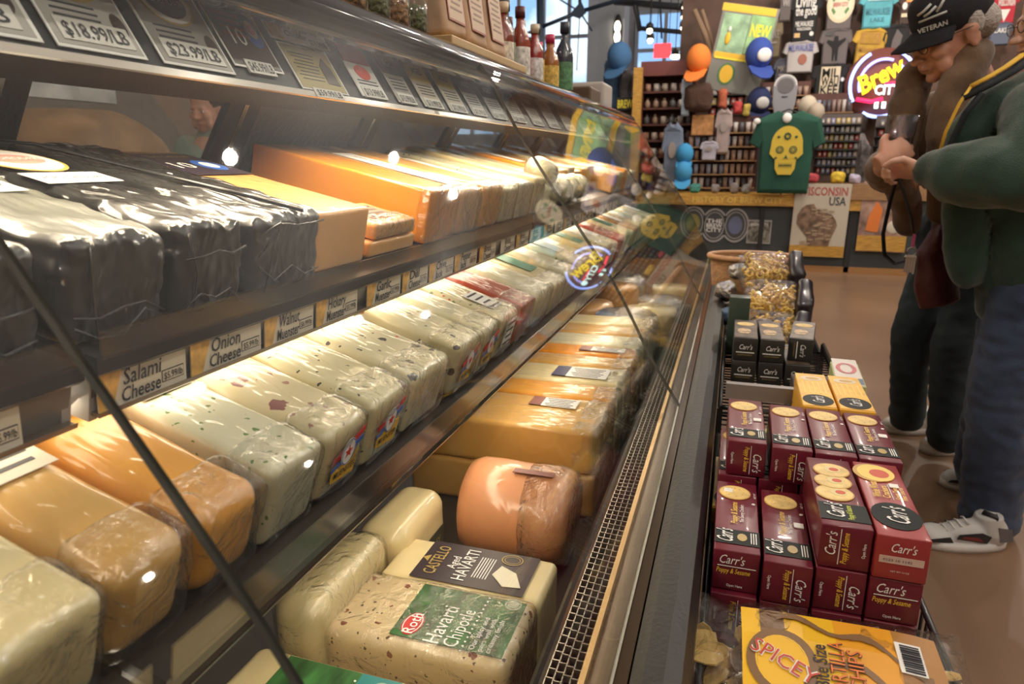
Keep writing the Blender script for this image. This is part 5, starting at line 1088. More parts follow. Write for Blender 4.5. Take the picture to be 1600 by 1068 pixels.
seg(m, [wR, hMx.translation], [.030, .030]); dl = (wL - eL).normalized(); hl = Matrix((dl, Vector((0, 0, 1)).cross(dl).normalized(), Vector((0, 0, 1)))).transposed().to_4x4(); hl.translation = wL; hand(m, hl, (.7, .7, .8, .8), .5, 1.0, -1)
body2 = remesh(m, 'body', .0055, 3, SKIN, parent=t2)
face_details(t2, HM2); glasses(t2, HM2)
m = MB(); m.ell((-.055, 0, .005), (.056, .078, .055), None, HM2, n=20, k=12)
for s in (-1, 1): m.ell((-.012, s * .078, .022), (.022, .010, .036), None, HM2)
remesh(m, 'hair', .005, 2, mat('grey_hair', (.48, .44, .40), .8, bump=1, bscale=150), folds=.003, ff=80, parent=t2)
CAPM = mat('black_cap_cloth', (.016, .016, .022), .9, bump=.5, bscale=400)
m = MB(); m.ell((-.002, 0, .062), (.108, .090, .082), None, HM2, n=24, k=14); m.ell((.03, 0, .085), (.075, .075, .060), None, HM2, n=20, k=12); cb = []
remesh(m, 'cap_crown', .006, 3, CAPM, parent=t2)
m = MB(); vs = []; 
for k, zz in ((0, .0), (1, .006)):
    for i in range(15):
        a = -1.25 + 2.5 * i / 14
        for r_ in (.080, .165): vs.append((.012 + math.cos(a) * r_ * (1.0 if r_ < .1 else .98), math.sin(a) * (r_ if r_ < .1 else .092), .046 - (.030 if r_ > .1 else 0) - abs(a) * (.012) + zz))
q = 30; fs = []
for i in range(14): a = 2 * i; fs += [(a, a + 1, a + 3, a + 2), (q + a, q + a + 2, q + a + 3, q + a + 1), (a + 1, q + a + 1, q + a + 3, a + 3)]
m.add(vs, fs, CAPM, HM2, True); m.build('cap_brim', t2)
EMB = mat('silver_embroidery', (.55, .55, .52), .6)
m = MB(); Mf = HM2 @ frame((.086, .066, .080), (-.6, .75, 0), (-.225, -.18, .92)) 
for (a, b, c_, d_) in ((-.035, .012, .0, .030), (-.02, .004, .012, .020), (.012, .006, .035, .034)): m.tube([(a, b, .004), ((a + c_) / 2, (b + d_) / 2 - .004, .008), (c_, d_, .004)], .0035, EMB, Mf, n=6)
m.tube([(-.035, -.006, .002), (.035, -.002, .002)], .003, EMB, Mf, n=6); m.text('VETERAN', 0, -.030, .012, EMB, Mf, z=.010, w=.075, off=.02); m.build('embroidery', t2)
m = MB(); seg(m, [pel + Vector((0, 0, -.04)), pel + Vector((0, 0, .1)), (pel + ch2) / 2, ch2, ch2 + Vector((-.01, -.02, .07))], [.165, .165, .165, .165, .10], n=20, ell=(1.05, .88)); remesh(m, 'dark_shirt', .011, 4, DKS, folds=.006, ff=8, parent=t2)
m = MB(); off_ = Vector((.035, .035, 0)); seg(m, [pel + off_ + Vector((0, 0, .06)), (pel + ch2) / 2 + off_, ch2 + off_, ch2 + Vector((.03, .03, .07))], [.170, .175, .175, .12], n=20, ell=(1.08, .88)); m.ell(ch2 + Vector((.0, .02, .08)), (.15, .17, .075), None, n=18, k=10)
seg(m, [sR, eR], [.083, .075]); seg(m, [eR, eR.lerp(wR, .5), eR.lerp(wR, .85)], [.075, .068, .050]); seg(m, [sL, eL], [.083, .076]); seg(m, [eL, eL.lerp(wL, .7)], [.076, .055])
lap = [at(1432, 118, y=2.84), at(1418, 165, y=2.80), at(1410, 225, y=2.80), at(1412, 300, y=2.82), at(1418, 350, y=2.86)]; seg(m, lap, [.05, .055, .055, .05, .04])
lap = [at(1520, 85, y=2.72), at(1500, 130, y=2.68), at(1485, 175, y=2.66), at(1475, 240, y=2.66), at(1470, 330, y=2.70)]; seg(m, lap, [.055, .055, .055, .055, .04])
remesh(m, 'brown_jacket', .011, 5, BRJ, folds=.014, ff=9, seed=4, parent=t2)
m = MB(); seg(m, [hA, hB], [.13, .13]); seg(m, [hA, kA, kA.lerp(aA, .5), aA + Vector((0, 0, .02))], [.105, .078, .070, .068], n=16); seg(m, [hB, kB, kB.lerp(aB, .5), aB + Vector((0, 0, .02))], [.105, .076, .068, .066], n=16)
remesh(m, 'jeans', .010, 4, JEAN2, folds=.008, ff=10, seed=2, parent=t2, stretch=(1, 1, 1.5))
WS = mat('cream_shoe_leather', (.55, .50, .45), .55, var=.2, vscale=20)
shoe(t2, at(1378, 666, z=.02), at(1462, 668, z=.02), WS, mat('cream_sole', (.50, .46, .42), .6), None, w=.058); shoe(t2, at(1442, 700, z=.02), at(1512, 694, z=.02), WS, MATS['cream_sole'], None, w=.058)
for o in set(COL.objects) - before:
    if o.parent == t2: o.location = o.location - B2
# cup with dark drink
t = thing('drinking_cup', 'clear plastic cup of dark drink, held by the man in the black cap', 'cup', cupc + Vector((0, 0, -.055)))
CUPM = film('cup_plastic', (.88, .88, .92), 1.2, .12, min_r=.16)
MB().lathe([(0, 0), (.032, 0), (.046, .115), (.048, .118), (.0455, .117), (.031, .003), (0, .003)], CUPM, n=24).build('cup_wall', t); MB().lathe([(0, .004), (.030, .004), (.036, .048), (0, .048)], mat('dark_beer', (.012, .006, .004), .1), n=20).build('drink', t)
# shoulder bag, strap, keys, lanyard
t = thing('shoulder_bag', 'maroon leather shoulder bag with a black strap at the hip of the capped man', 'bag', at(1462, 415, y=2.66))
c0 = t.location.copy()
m = MB(); m.tube([(.01, 0, .14), (.0, 0, .05), (.01, 0, -.05), (.03, 0, -.13)], [.045, .085, .095, .085], None, n=16, ell=(1, .55)); remesh(m, 'bag_body', .008, 4, mat('maroon_leather', (.10, .022, .018), .5, bump=.3, bscale=60, var=.3, vscale=10), folds=.006, ff=10, parent=t)
STR = mat('black_strap', (.02, .018, .022), .6); P = [at(1404, 268, y=2.6), at(1392, 310, y=2.62), at(1380, 365, y=2.64), at(1382, 398, y=2.64), at(1398, 412, y=2.62), at(1425, 405, y=2.6)]
MB().tube([p - c0 for p in P], .011, STR, n=8, ell=(1, .3)).build('strap', t); MB().tube([p - c0 for p in (at(1400, 268, y=2.58), at(1412, 300, y=2.58), at(1424, 340, y=2.58), at(1426, 360, y=2.6))], .014, STR, n=8, ell=(1, .3)).build('strap', t)
t = thing('key_bunch', 'ring of metal keys on a pink clip hanging before the maroon bag', 'keys', at(1425, 392, y=2.55)); m = MB(); m.tube([(.014 * math.cos(a), 0, .014 * math.sin(a)) for a in [2 * PI * i / 16 for i in range(17)]], .0025, CHROME, n=6, cap=False); m.build('key_ring', t)
for i in range(4): m = MB(); m.box((-.012 + .008 * i, 0, -.045 - .006 * (i % 2)), (.007, .004, .05), CHROME); m.ell((-.012 + .008 * i, 0, -.02), (.009, .003, .009), CHROME); m.build('key', t)
MB().box((0, 0, .035), (.008, .006, .04), mat('pink_clip', (.75, .12, .3), .5)).build('clip', t)
# passer-by far behind
def bystander(label, loc, rz, hair, top, s=1.0, legs=JEAN2):
    t = thing('person', label, 'person', loc, (0, 0, rz)); m = MB(); HMx = Matrix.Translation((.03, 0, 1.56)) @ Euler((0, .15, 0)).to_matrix().to_4x4(); head(m, HMx); seg(m, [(0, 0, 1.35), (.0, 0, 1.47)], [.07, .06])
    for sd in (-1, 1): seg(m, [(0, sd * .19, 1.36), (.04, sd * .22, 1.1)], [.05, .042]); seg(m, [(.04, sd * .22, 1.1), (.25, sd * .12, 1.12)], [.04, .03]); hand(m, Matrix.Translation((.25, sd * .12, 1.12)), (.5,) * 4, .4, .95, -sd)
    for sd in (-1, 1): seg(m, [(0, sd * .09, .9), (.01, sd * .1, .48), (0, sd * .1, .08)], [.08, .055, .04])
    seg(m, [(0, 0, .92), (0, 0, 1.32)], [.12, .14], ell=(.8, 1)); remesh(m, 'body', .008, 3, SKIN, parent=t); face_details(t, HMx)
    m = MB(); m.ell((-.02, 0, .048), (.10, .086, .09), None, HMx); m.ell((-.05, 0, -.02), (.05, .07, .07), None, HMx); remesh(m, 'hair', .008, 2, hair, folds=.004, ff=60, parent=t)
    m = MB(); seg(m, [(0, 0, .88), (0, 0, 1.1), (0, 0, 1.32), (0, 0, 1.4)], [.165, .16, .17, .10], ell=(.8, 1.1))
    for sd in (-1, 1): seg(m, [(0, sd * .18, 1.36), (.04, sd * .22, 1.1)], [.07, .062]); seg(m, [(.04, sd * .22, 1.1), (.22, sd * .13, 1.12)], [.06, .045])
    remesh(m, 'jacket', .014, 4, top, folds=.008, ff=8, parent=t)
    m = MB(); [seg(m, [(0, sd * .08, .92), (.01, sd * .1, .48), (0, sd * .1, .06)], [.11, .08, .075]) for sd in (-1, 1)]; remesh(m, 'trousers', .014, 3, legs, folds=.006, parent=t)
    for sd in (-1, 1): shoe(t, (.19, sd * .1, 0), (-.08, sd * .1, 0), DKP, DKP, w=.045)
    return t
q = at(1342, 200, y=9.0); bystander('dark-haired person in a grey patterned jacket behind the souvenir pins', (q.x, 9.0, 0), 2.9, HAIRD, mat('grey_camo_jacket', (.20, .18, .18), .9, var=.6, vscale=14))
q = at(333, 185, y=1.75); bystander('dark-haired worker in a pale green shirt seen through the rear doors of the case', (-2.85, at(332, 190, x=-2.85).y, -.1), -1.5, HAIRD, mat('pale_green_shirt', (.28, .36, .30), .9))
# ------------------------------------------------------------------ souvenir shop behind
WOODY = mat('yellow_stained_wood', (.52, .29, .06), .5, var=.3, vscale=12, stretch=(1, 6, 6)); WOODB = mat('brown_stained_wood', (.30, .17, .08), .5, var=.2, vscale=10, stretch=(1, 5, 5)); REDW = mat('red_brown_wood', (.10, .03, .02), .5, var=.2, vscale=8); SLATE = mat('slate_counter_paint', (.045, .052, .055), .6, var=.12, vscale=5)
YC = 8.1
def W(px, py, y=YC): return at(px, py, y=y)
xa = -1.15; xs = W(1240, 330).x; xe = 4.2
t = thing('shop_counter', 'long slate-painted shop counter with a yellow wooden edge board', 'counter', ((xa + xe) / 2, YC + .35, 0)); L0 = Vector(t.location)
def pc(m, nm): o = m.build(nm, t); o.location = -L0; return o
pc(MB().box(((xa + xe) / 2, YC + .36, .40), (xe - xa, .66, .78), SLATE), 'counter_body')
zt1 = W(1040, 295).z; pc(MB().box(((xa + xs) / 2, YC + .33, .765), (xs - xa, .74, .12), WOODY), 'edge_board')
pc(MB().box(((xs + xe) / 2, YC + .33, .865), (xe - xs, .74, .16), WOODB), 'wooden_top')
for x_ in (.30, 1.2, 1.95): pc(MB().box((x_, YC + .02, .37), (.05, .03, .72), mat('dark_joint', (.02, .02, .02), .6)), 'panel_joint')
pc(MB().box(((xa + xe) / 2, YC + .02, .035), (xe - xa, .03, .07), mat('wood_kick_board', (.35, .18, .07), .5)), 'kick_board')
m = MB(); M_ = frame((.02, YC - .042, .765), (1, 0, 0), (0, 0, 1)); m.text('HISTORY OF BREW CITY', 0, 0, .062, mat('faded_gold_letters', (.75, .52, .12), .5), M_, w=.95, off=.01); pc(m, 'lettering')
blk = W(1335, 316); pc(MB().box((blk.x, YC + .0, blk.z), (.16, .04, .17), WOODY), 'wooden_block')
def wallsign(nm, label, cx, cz, y, draw, rot=(0, 0, 0), grp=None, cat='sign'):
    m = MB(); draw(m); o = m.build(nm); o.matrix_world = Matrix.Translation((cx, y, cz)) @ Euler(rot).to_matrix().to_4x4() @ frame((0, 0, 0), (1, 0, 0), (0, 0, 1)); return tag(o, label, cat, grp)
DEC = mat('decal_grey', (.38, .38, .38), .5); DCD = mat('decal_dark', (.06, .065, .07), .5)
def decal(mid_, txt):
    def f(m):
        m.disc(0, 0, .145, .19, DEC, None, t=.006); m.disc(0, 0, .128, .17, DCD, None, t=.008); m.ring(0, 0, .11, .15, .008, DEC, None, z=.009); m.disc(0, 0, .075, .10, mid_, None, t=.010)
        for i, s_ in enumerate(txt): m.text(s_, 0, .05 - i * .05, .045, WHITE if mid_ is DCD else DCD, z=.012, w=.17, off=.01)
    return f
for (px, mi_, tx, lb) in ((1083, mat('decal_olive', (.22, .20, .06), .5), (), 'round grey decal with an olive centre, leftmost on the counter front'), (1116, DCD, ('THE', 'BREW', 'CITY'), 'round decal with stacked white words, second on the counter front'), (1149, mat('decal_blue', (.13, .15, .26), .5), (), 'round decal with a blue-grey centre, third on the counter front')):
    p = W(px, 352 if px > 1100 else 348); wallsign('round_decal', lb, p.x, p.z, YC + .025, decal(mi_, tx), grp='round decals on the counter front')
p = W(1186, 362); wallsign('square_decal', 'rectangular grey patterned decal right of the round ones', p.x, p.z, YC + .02, lambda m: (m.plate(0, 0, .25, .26, DEC, t=.008), m.plate(0, 0, .23, .23, mat('decal_pattern', (.16, .15, .13), .5, var=.9, vscale=25), t=.010), m.text('BREW CITY', 0, .08, .03, WHITE, z=.012, w=.18)))
# posters
a = W(1242, 286); b = W(1318, 402); pw = b.x - a.x - .02; ph = a.z - b.z
WI = [(-.36, .30), (-.28, .36), (-.14, .38), (-.10, .30), (.08, .22), (.22, .18), (.30, .08), (.34, -.02), (.30, -.14), (.24, -.30), (.22, -.44), (-.18, -.44), (-.22, -.26), (-.34, -.12), (-.44, .0), (-.44, .16)]
def d_map(m):
    m.plate(0, 0, pw, ph, mat('poster_cream', (.55, .50, .42), .6), t=.01); m.plate(0, -ph * .42, pw, ph * .15, WOODY, t=.014)
    m.text('WISCONSIN', .0, ph * .40, ph * .11, mat('poster_red', (.45, .10, .09), .6), z=.012, w=pw * .88, off=.02); m.text('USA', pw * .28, ph * .27, ph * .11, DCD, z=.012, w=pw * .3, off=.02)
    m.poly([(x * pw * .95, (y - .06) * ph * .72) for x, y in WI], mat('map_brown', (.20, .13, .09), .7, var=.6, vscale=16), z=.01, t=.004)
    rr = random.Random(2)
    for i in range(34): m.plate(rr.uniform(-.3, .22) * pw, rr.uniform(-.33, .16) * ph, .05, .014, mat('map_tan', (.42, .32, .22), .6), t=.017)
wallsign('poster', 'cream Wisconsin USA poster with a brown state map on the counter front', (a.x + b.x) / 2, (a.z + b.z) / 2, YC - .03, d_map, rot=(.04, 0, 0), cat='poster')
a = W(1350, 282); b = W(1412, 394)
def d_p2(m):
    w_, h_ = b.x - a.x, a.z - b.z; m.plate(0, 0, w_, h_, mat('poster_mauve', (.32, .20, .16), .6, var=.6, vscale=7), t=.01); m.plate(0, -h_ * .38, w_, h_ * .22, WOODY, t=.014); m.poly([(-w_ * .35, -h_ * .2), (-w_ * .1, -h_ * .22), (-w_ * .05, h_ * .1), (-w_ * .18, h_ * .22), (-w_ * .32, h_ * .0)], mat('poster_flame', (.70, .20, .04), .6), t=.014); m.ell((w_ * .2, -h_ * .15, .01), (.06, .07, .01), mat('poster_pale', (.6, .55, .45), .6)); m.text('MILWAUKEE', 0, h_ * .35, h_ * .1, MATS['poster_red'], z=.013, w=w_ * .7)
wallsign('poster', 'reddish picture poster on the counter front behind the hanging black strap', (a.x + b.x) / 2, (a.z + b.z) / 2, YC - .02, d_p2, cat='poster')
# back wall of the shop
YW = 9.9
tag(MB().box((1.75, YW + .06, 2.0), (5.2, .1, 4.0), mat('shop_wall_brown', (.11, .062, .045), .7, var=.4, vscale=2.5)).build('wall_shop'), kind='structure')
# book-case with mugs
a = W(1002, 108, 8.7); b = W(1048, 290, 8.7); bw = .62
t = thing('shelf_unit', 'red-brown shelf unit filled with rows of small jars and mugs', 'shelf', (a.x + .02 + bw / 2, 8.85, .825)); L0 = Vector(t.location)
MB().box((0, .14, .72), (bw, .02, 1.44), REDW).build('back', t)
for s in (-1, 1): MB().box((s * bw / 2, 0, .72), (.03, .3, 1.44), REDW).build('side', t)
MB().box((0, -.02, 1.40), (bw + .04, .32, .16), mat('red_header', (.16, .045, .04), .6)).build('header', t)
lv = [.03 + .185 * i for i in range(7)]
for z in lv: MB().box((0, 0, z), (bw, .29, .022), REDW).build('shelf_board', t)
MUGS = []
for i, c_ in enumerate([(.45, .38, .32), (.30, .20, .14), (.55, .50, .46), (.12, .12, .12), (.38, .22, .15)]):
    m = MB(); mt = mat('mug_glaze_%d' % i, c_, .3); r = .034
    if i % 2: m.lathe([(0, 0), (r * .8, 0), (r, .03), (r * .95, .07), (r * .4, .095), (r * .45, .115), (0, .115)], mt, n=12)
    else: m.lathe([(0, 0), (r, 0), (r, .09), (r * .85, .09), (r * .82, .01), (0, .01)], mt, n=14); m.tube([(r, 0, .07), (r + .022, 0, .06), (r + .022, 0, .03), (r, 0, .02)], .006, mt, n=6)
    MUGS.append(m.mesh('mug'))
rr = random.Random(4)
rn = ['bottom', 'second', 'third', 'fourth', 'fifth', 'sixth', 'top']; cn_ = ['far left', 'left of centre', 'centre left', 'centre right', 'right of centre', 'far right']
for j, z in enumerate(lv):
    for i in range(6):
        k = rr.randrange(5); o = bpy.data.objects.new('mug' if k % 2 == 0 else 'jar', MUGS[k]); COL.objects.link(o); o.location = L0 + Vector((-.25 + .1 * i, -.06, z + .011)); o.rotation_euler = (0, 0, rr.uniform(0, 6))
        tag(o, 'small %s on the %s row of the red-brown shelf unit, %s' % (('cream mug', 'brown jar', 'white mug', 'black jar', 'tan mug')[k], rn[j], cn_[i]), 'mug' if k % 2 == 0 else 'jar', 'mugs and jars on the shelf unit')
p = W(991, 200, 8.4); tag(MB().box((0, 0, .7), (.10, .08, 1.4), WOODY).build('wooden_post', loc=(p.x, 8.55, .826)), 'yellow wooden post left of the red-brown shelf unit', 'post')
# hanging garments
def garment(nm, label, cx, cz, y, w_, h_, body, draw=None, sleeve=.2, rz=0, tilt=0, cat='t-shirt', grp='printed shirts hanging in the souvenir shop'):
    """t-shirt with thickness: body, two sleeves, neck opening"""
    P = [(-.18, .5), (-.08, .46), (.08, .46), (.18, .5), (.5, .40), (.5 + sleeve, .12), (.42 + sleeve * .6, .06), (.44, .18), (.42, -.5), (-.42, -.5), (-.44, .18), (-.42 - sleeve * .6, .06), (-.5 - sleeve, .12), (-.5, .40)]
    P = [(x * w_, z * h_) for x, z in P]; m = MB(); n = len(P)
    vs = []; fs = []; K = 4
    for s, th in ((0, 0), (1, .02), (2, .035)):
        k_ = (1, .97, .90)[s]
        vs += [(x * k_, z * k_, th + .012 * math.sin(x * 22 + z * 4)) for x, z in P]
    fs = [(i, (i + 1) % n, n + (i + 1) % n, n + i) for i in range(n)] + [(n + i, n + (i + 1) % n, 2 * n + (i + 1) % n, 2 * n + i) for i in range(n)] + [tuple(reversed(range(n))), tuple(range(2 * n, 3 * n))]
    m.add(vs, fs, body)
    o = m.build(nm); o.matrix_world = Matrix.Translation((cx, y, cz)) @ Euler((0, tilt, rz)).to_matrix().to_4x4() @ frame((0, 0, 0), (1, 0, 0), (0, 0, 1)); tag(o, label, cat, grp)
    if draw: d = MB(); draw(d); e = d.build('shirt_print', o); e.location = (0, 0, .045)
    return o
GT = mat('forest_green_cotton', (.015, .075, .050), .9, var=.15, vscale=6); SKU = mat('skull_gold_print', (.62, .45, .05), .7)
def d_skull(m):
    m.disc(0, .06, .118, .135, SKU, t=.004, n=30); m.poly([(-.085, .02), (.085, .02), (.075, -.12), (.05, -.165), (-.05, -.165), (-.075, -.12)], SKU, z=.001, t=.004); m.poly([(-.118, .05), (-.125, -.01), (-.09, -.045), (.09, -.045), (.125, -.01), (.118, .05)], SKU, z=.002, t=.004)
    for s in (-1, 1):
        m.disc(s * .050, .02, .030, .028, GT, z=.0065, t=.003); m.ring(s * .050, .02, .020, .019, .004, SKU, z=.0105); m.disc(s * .050, .02, .008, .008, SKU, z=.0098, t=.002)
        m.disc(s * .065, .115, .012, .008, GT, z=.0065, t=.003); m.disc(s * .075, -.04, .010, .007, GT, z=.0065, t=.003)
    m.poly([(0, -.015), (-.016, -.05), (0, -.042), (.016, -.05)], GT, z=.0065, t=.003)
    for i in range(8): a = i * PI / 4; m.disc(.020 * math.cos(a), .12 + .020 * math.sin(a), .008, .008, GT, z=.0065, t=.003)
    m.plate(0, -.095, .10, .006, GT, z=.0065, t=.003)
    for i in range(7): m.plate(-.045 + .015 * i, -.095, .003, .035, GT, z=.0065, t=.003)
p = W(1228, 238, 7.95); garment('t_shirt', 'dark green t-shirt with a gold decorated skull, hung on the front of the counter', p.x, p.z, 7.95, .60, .84, GT, d_skull, .12, cat='t-shirt').children[0].scale = (1.3, 1.36, 1)
t = thing('hanger', 'thin black hanger stand holding the green skull t-shirt above the counter', 'hanger', (p.x, 8.12, .826)); MB().tube([(0, 0, 0), (0, 0, .86)], .008, BLACKM).build('stand', t); MB().tube([(-.2, 0, .80), (0, 0, .88), (.2, 0, .80)], .008, BLACKM).build('hanger_arm', t)
# parking meter on the counter
PMM = mat('meter_grey', (.26, .26, .29), .45, .4)
p = W(1232, 118, 8.35); t = thing('parking_meter', 'old grey parking meter head with a round window, standing behind the green t-shirt', 'parking meter', (p.x - .02, 8.35, .846))
MB().lathe([(0, 0), (.06, 0), (.05, .02), (.025, .03), (.022, .80), (.045, .84), (0, .84)], PMM, n=14).build('meter_post', t)
m = MB(); O = [(-.085, 0), (.085, 0), (.115, .12), (.12, .28)] + [(.12 * math.cos(a), .28 + .12 * math.sin(a)) for a in [PI * i / 10 for i in range(1, 10)]] + [(-.12, .28), (-.115, .12)]
m.poly(O, PMM, frame((0, .05, .82), (1, 0, 0), (0, 0, 1)), t=.11); m.build('meter_head', t)
m = MB(); m.ring(0, .29, .118, .115, .018, mat('meter_rim', (.60, .60, .60), .3, .6), frame((0, -.062, .82), (1, 0, 0), (0, 0, 1)), a0=0, a1=PI); m.disc(0, .29, .085, .078, mat('meter_window', (.14, .13, .14), .15), frame((0, -.0605, .82), (1, 0, 0), (0, 0, 1)), t=.004); m.plate(0, .18, .06, .012, DCD, frame((0, -.061, .82), (1, 0, 0), (0, 0, 1)), t=.006); m.build('dial_window', t)
p = W(1187, 205, 7.9)
for (px, py, lb) in ((1183, 207, 'white round button badge on the left shoulder of the green t-shirt'), (1230, 192, 'white plastic tag at the neck of the green t-shirt')):
    q = W(px - 8 * 0, py - 18 if px < 1200 else py - 8, 7.9); tag(MB().ell((0, 0, 0), (.035, .012, .03) if px < 1200 else (.045, .02, .05), WHITE).build('badge', loc=q), lb, 'badge')
# prints on the high wall
def shirt_at(label, px, py, wpx, hpx, body, draw, sleeve=.1, tilt=0, y=9.5, nm='t_shirt'):
    p = at(px, py, y=y); s = at(px + 1, py, y=y).x - p.x; return garment(nm, label, p.x, p.z, y, wpx * s * .86, hpx * s * 1.02, body, lambda m, w_=wpx * s * .86, h_=hpx * s: draw(m, w_, h_), sleeve, tilt=tilt)
def Dt(*items):
    def f(m, w_, h_):
        for q_, it in enumerate(items):
            Z_ = .0012 * q_
            if it[0] == 't': _, s, x, y, h, ww, c = it; m.text(s, x * w_, y * h_, h * h_, c, z=.004 + Z_, w=ww * w_, off=.02)
            elif it[0] == 'd': _, x, y, rx, ry, c = it; m.disc(x * w_, y * h_, rx * w_, ry * h_, c, z=Z_, t=.003)
            elif it[0] == 'p': _, x, y, a, b_, c = it; m.plate(x * w_, y * h_, a * w_, b_ * h_, c, z=Z_, t=.002)
            elif it[0] == 'g': m.poly([(x * w_, y * h_) for x, y in it[1]], it[2], z=Z_, t=.003)
    return f
WHT = mat('white_screen_print', (.75, .73, .70), .6); CRM = mat('cream_screen_print', (.68, .58, .40), .6)
BKC = mat('black_cotton', (.022, .022, .024), .9); GRC = mat('grey_cotton', (.15, .13, .13), .9); TEC = mat('teal_cotton', (.12, .42, .50), .9, var=.2, vscale=5); GOC = mat('gold_cotton', (.55, .33, .05), .9, var=.2, vscale=5); WHC = mat('pale_cotton', (.50, .47, .47), .9); OLC = mat('olive_grey_cotton', (.28, .30, .20), .9)
shirt_at('black t-shirt with white brush script, top of the shop wall', 1258, 22, 52, 88, BKC, Dt(('t', 'Living', .0, .22, .2, .7, WHT), ('t', 'the good', .02, .05, .16, .72, WHT), ('t', 'MILWAUKEE', 0, -.18, .09, .62, WHT), ('t', 'WISCONSIN', 0, -.27, .05, .5, WHT), ('p', -.22, -.38, .2, .08, TAN), ('d', .28, -.36, .07, .04, WHT)))
shirt_at('grey t-shirt with a large cream round emblem, top of the shop wall', 1313, 8, 54, 80, GRC, Dt(('d', 0, .0, .46, .36, CRM), ('d', 0, .0, .38, .29, mat('emblem_pale', (.72, .66, .50), .6)), ('g', [(-.3, .1), (-.2, .2), (-.15, .14), (-.24, .05)], mat('hop_green', (.10, .25, .08), .6)), ('g', [(.2, .2), (.3, .1), (.25, .05), (.15, .14)], MATS['hop_green']), ('g', [(-.3, -.1), (-.2, -.2), (-.14, -.14), (-.25, -.05)], MATS['hop_green']), ('g', [(.2, -.2), (.3, -.1), (.25, -.05), (.14, -.14)], MATS['hop_green']), ('t', 'BREW CITY', 0, 0, .08, .5, MATS['poster_red'])))
shirt_at('teal t-shirt with faded blue lettering, top of the shop wall', 1372, 12, 62, 66, TEC, Dt(('p', 0, .2, .7, .1, mat('pale_teal_print', (.30, .55, .62), .6)), ('t', 'MILWAUKEE', 0, -.1, .16, .7, mat('deep_teal_print', (.05, .22, .30), .6)), ('t', 'LAKE', 0, -.3, .1, .4, MATS['deep_teal_print'])))
shirt_at('gold t-shirt with brown boxed words below the teal one', 1360, 72, 60, 58, GOC, Dt(('p', -.05, .2, .6, .3, mat('brown_ink_print', (.40, .20, .03), .6)), ('t', 'WHAT A', -.05, .25, .12, .45, GOC), ('t', 'BREW', -.05, .12, .12, .4, GOC), ('t', 'Milwaukee', 0, -.1, .16, .7, MATS['brown_ink_print']), ('p', 0, -.3, .6, .04, MATS['brown_ink_print'])), tilt=.06)
shirt_at('charcoal t-shirt with a dark standing figure, middle of the shop wall', 1305, 72, 54, 60, GRC, Dt(('g', [(-.08, -.4), (-.1, -.05), (-.3, .1), (-.28, .16), (-.08, .12), (-.06, .25), (.06, .25), (.08, .12), (.3, .2), (.32, .14), (.1, -.05), (.1, -.4), (.03, -.4), (0, -.15), (-.03, -.4)], BKC), ('t', 'BEER', -.2, .32, .1, .3, DCD)))
shirt_at('pale t-shirt with blue arched lettering and a red ball, left of the charcoal one', 1250, 88, 56, 52, WHC, Dt(('t', 'MILWAUKEE', 0, .25, .2, .8, mat('royal_blue_print', (.12, .14, .42), .6)), ('d', .08, -.1, .14, .16, mat('brick_ball_print', (.35, .12, .08), .6))))
shirt_at('dark t-shirt with stacked cream letters MIL WAU KEE, above the shop goods', 1296, 126, 62, 56, BKC, Dt(('p', .0, -.0, .56, .78, CRM), ('t', 'MIL', 0, .22, .24, .48, BKC), ('t', 'WAU', 0, -.02, .24, .5, BKC), ('t', 'KEE', 0, -.26, .24, .5, BKC), ('d', .36, .02, .05, .06, WHT)))
shirt_at('black t-shirt with grey figure print behind the cap of the older man', 1398, 70, 44, 70, BKC, Dt(('g', [(-.2, -.3), (.1, -.3), (.25, .2), (.0, .35), (-.15, .1)], GRC)))
shirt_at('dark brown t-shirt with an orange patch at the top edge of the photo', 1418, 10, 30, 60, mat('dark_brown_cotton', (.08, .05, .045), .9), Dt(('p', .1, .2, .5, .2, ORG), ('d', -.2, 0, .15, .1, WHT), ('p', -.1, -.25, .5, .1, CRM)))
shirt_at('charcoal t-shirt partly behind the yellow banner', 1228, 5, 24, 56, GRC, Dt(('t', 'WI', 0, 0, .2, .5, WHC)))
q = at(1572, 12, y=9.5); shirt_at('red and white t-shirt seen between the two men', 1570, 10, 44, 60, mat('red_cotton', (.45, .03, .05), .9), Dt(('t', 'WISCONSIN', 0, .1, .2, .7, WHT), ('g', [(-.2, -.1), (.2, -.1), (.0, -.45)], WHT)))
q = at(1560, 55, y=9.4); shirt_at('slate blue t-shirt low between the two men', 1562, 52, 40, 40, mat('slate_cotton', (.12, .14, .20), .9), Dt(('t', 'LAKE', 0, .1, .2, .6, WHT)))
# tilted banner with two panels
def d_ban(m):
    Gp = mat('banner_green', (.30, .48, .30), .6, var=.4, vscale=8); Yp = mat('banner_yellow', (.85, .52, .04), .6)
    m.plate(0, .0, .62, .95, mat('banner_frame', (.22, .22, .20), .6), t=.02); m.plate(-.02, .43, .6, .08, Yp, t=.026); m.plate(-.13, .16, .30, .42, Gp, t=.026); m.plate(.16, .17, .26, .42, mat('banner_lime', (.28, .50, .22), .6, var=.3, vscale=9), t=.026)
    m.text('NEW', .16, .22, .13, mat('banner_text', (.95, .80, .05), .5), z=.032, w=.22, off=.03); m.plate(-.0, -.08, .58, .06, Yp, t=.028); m.plate(0, -.115, .56, .02, mat('banner_text', (.8, .8, .2), .5), t=.030)
    m.disc(-.1, -.28, .10, .12, mat('badge_green', (.08, .22, .08), .6), t=.026); m.disc(-.1, -.28, .075, .10, Yp, z=.026, t=.004); m.ell((-.18, .10, .03), (.03, .07, .02), Yp); m.ell((-.18, .2, .03), (.02, .03, .02), WHITE)
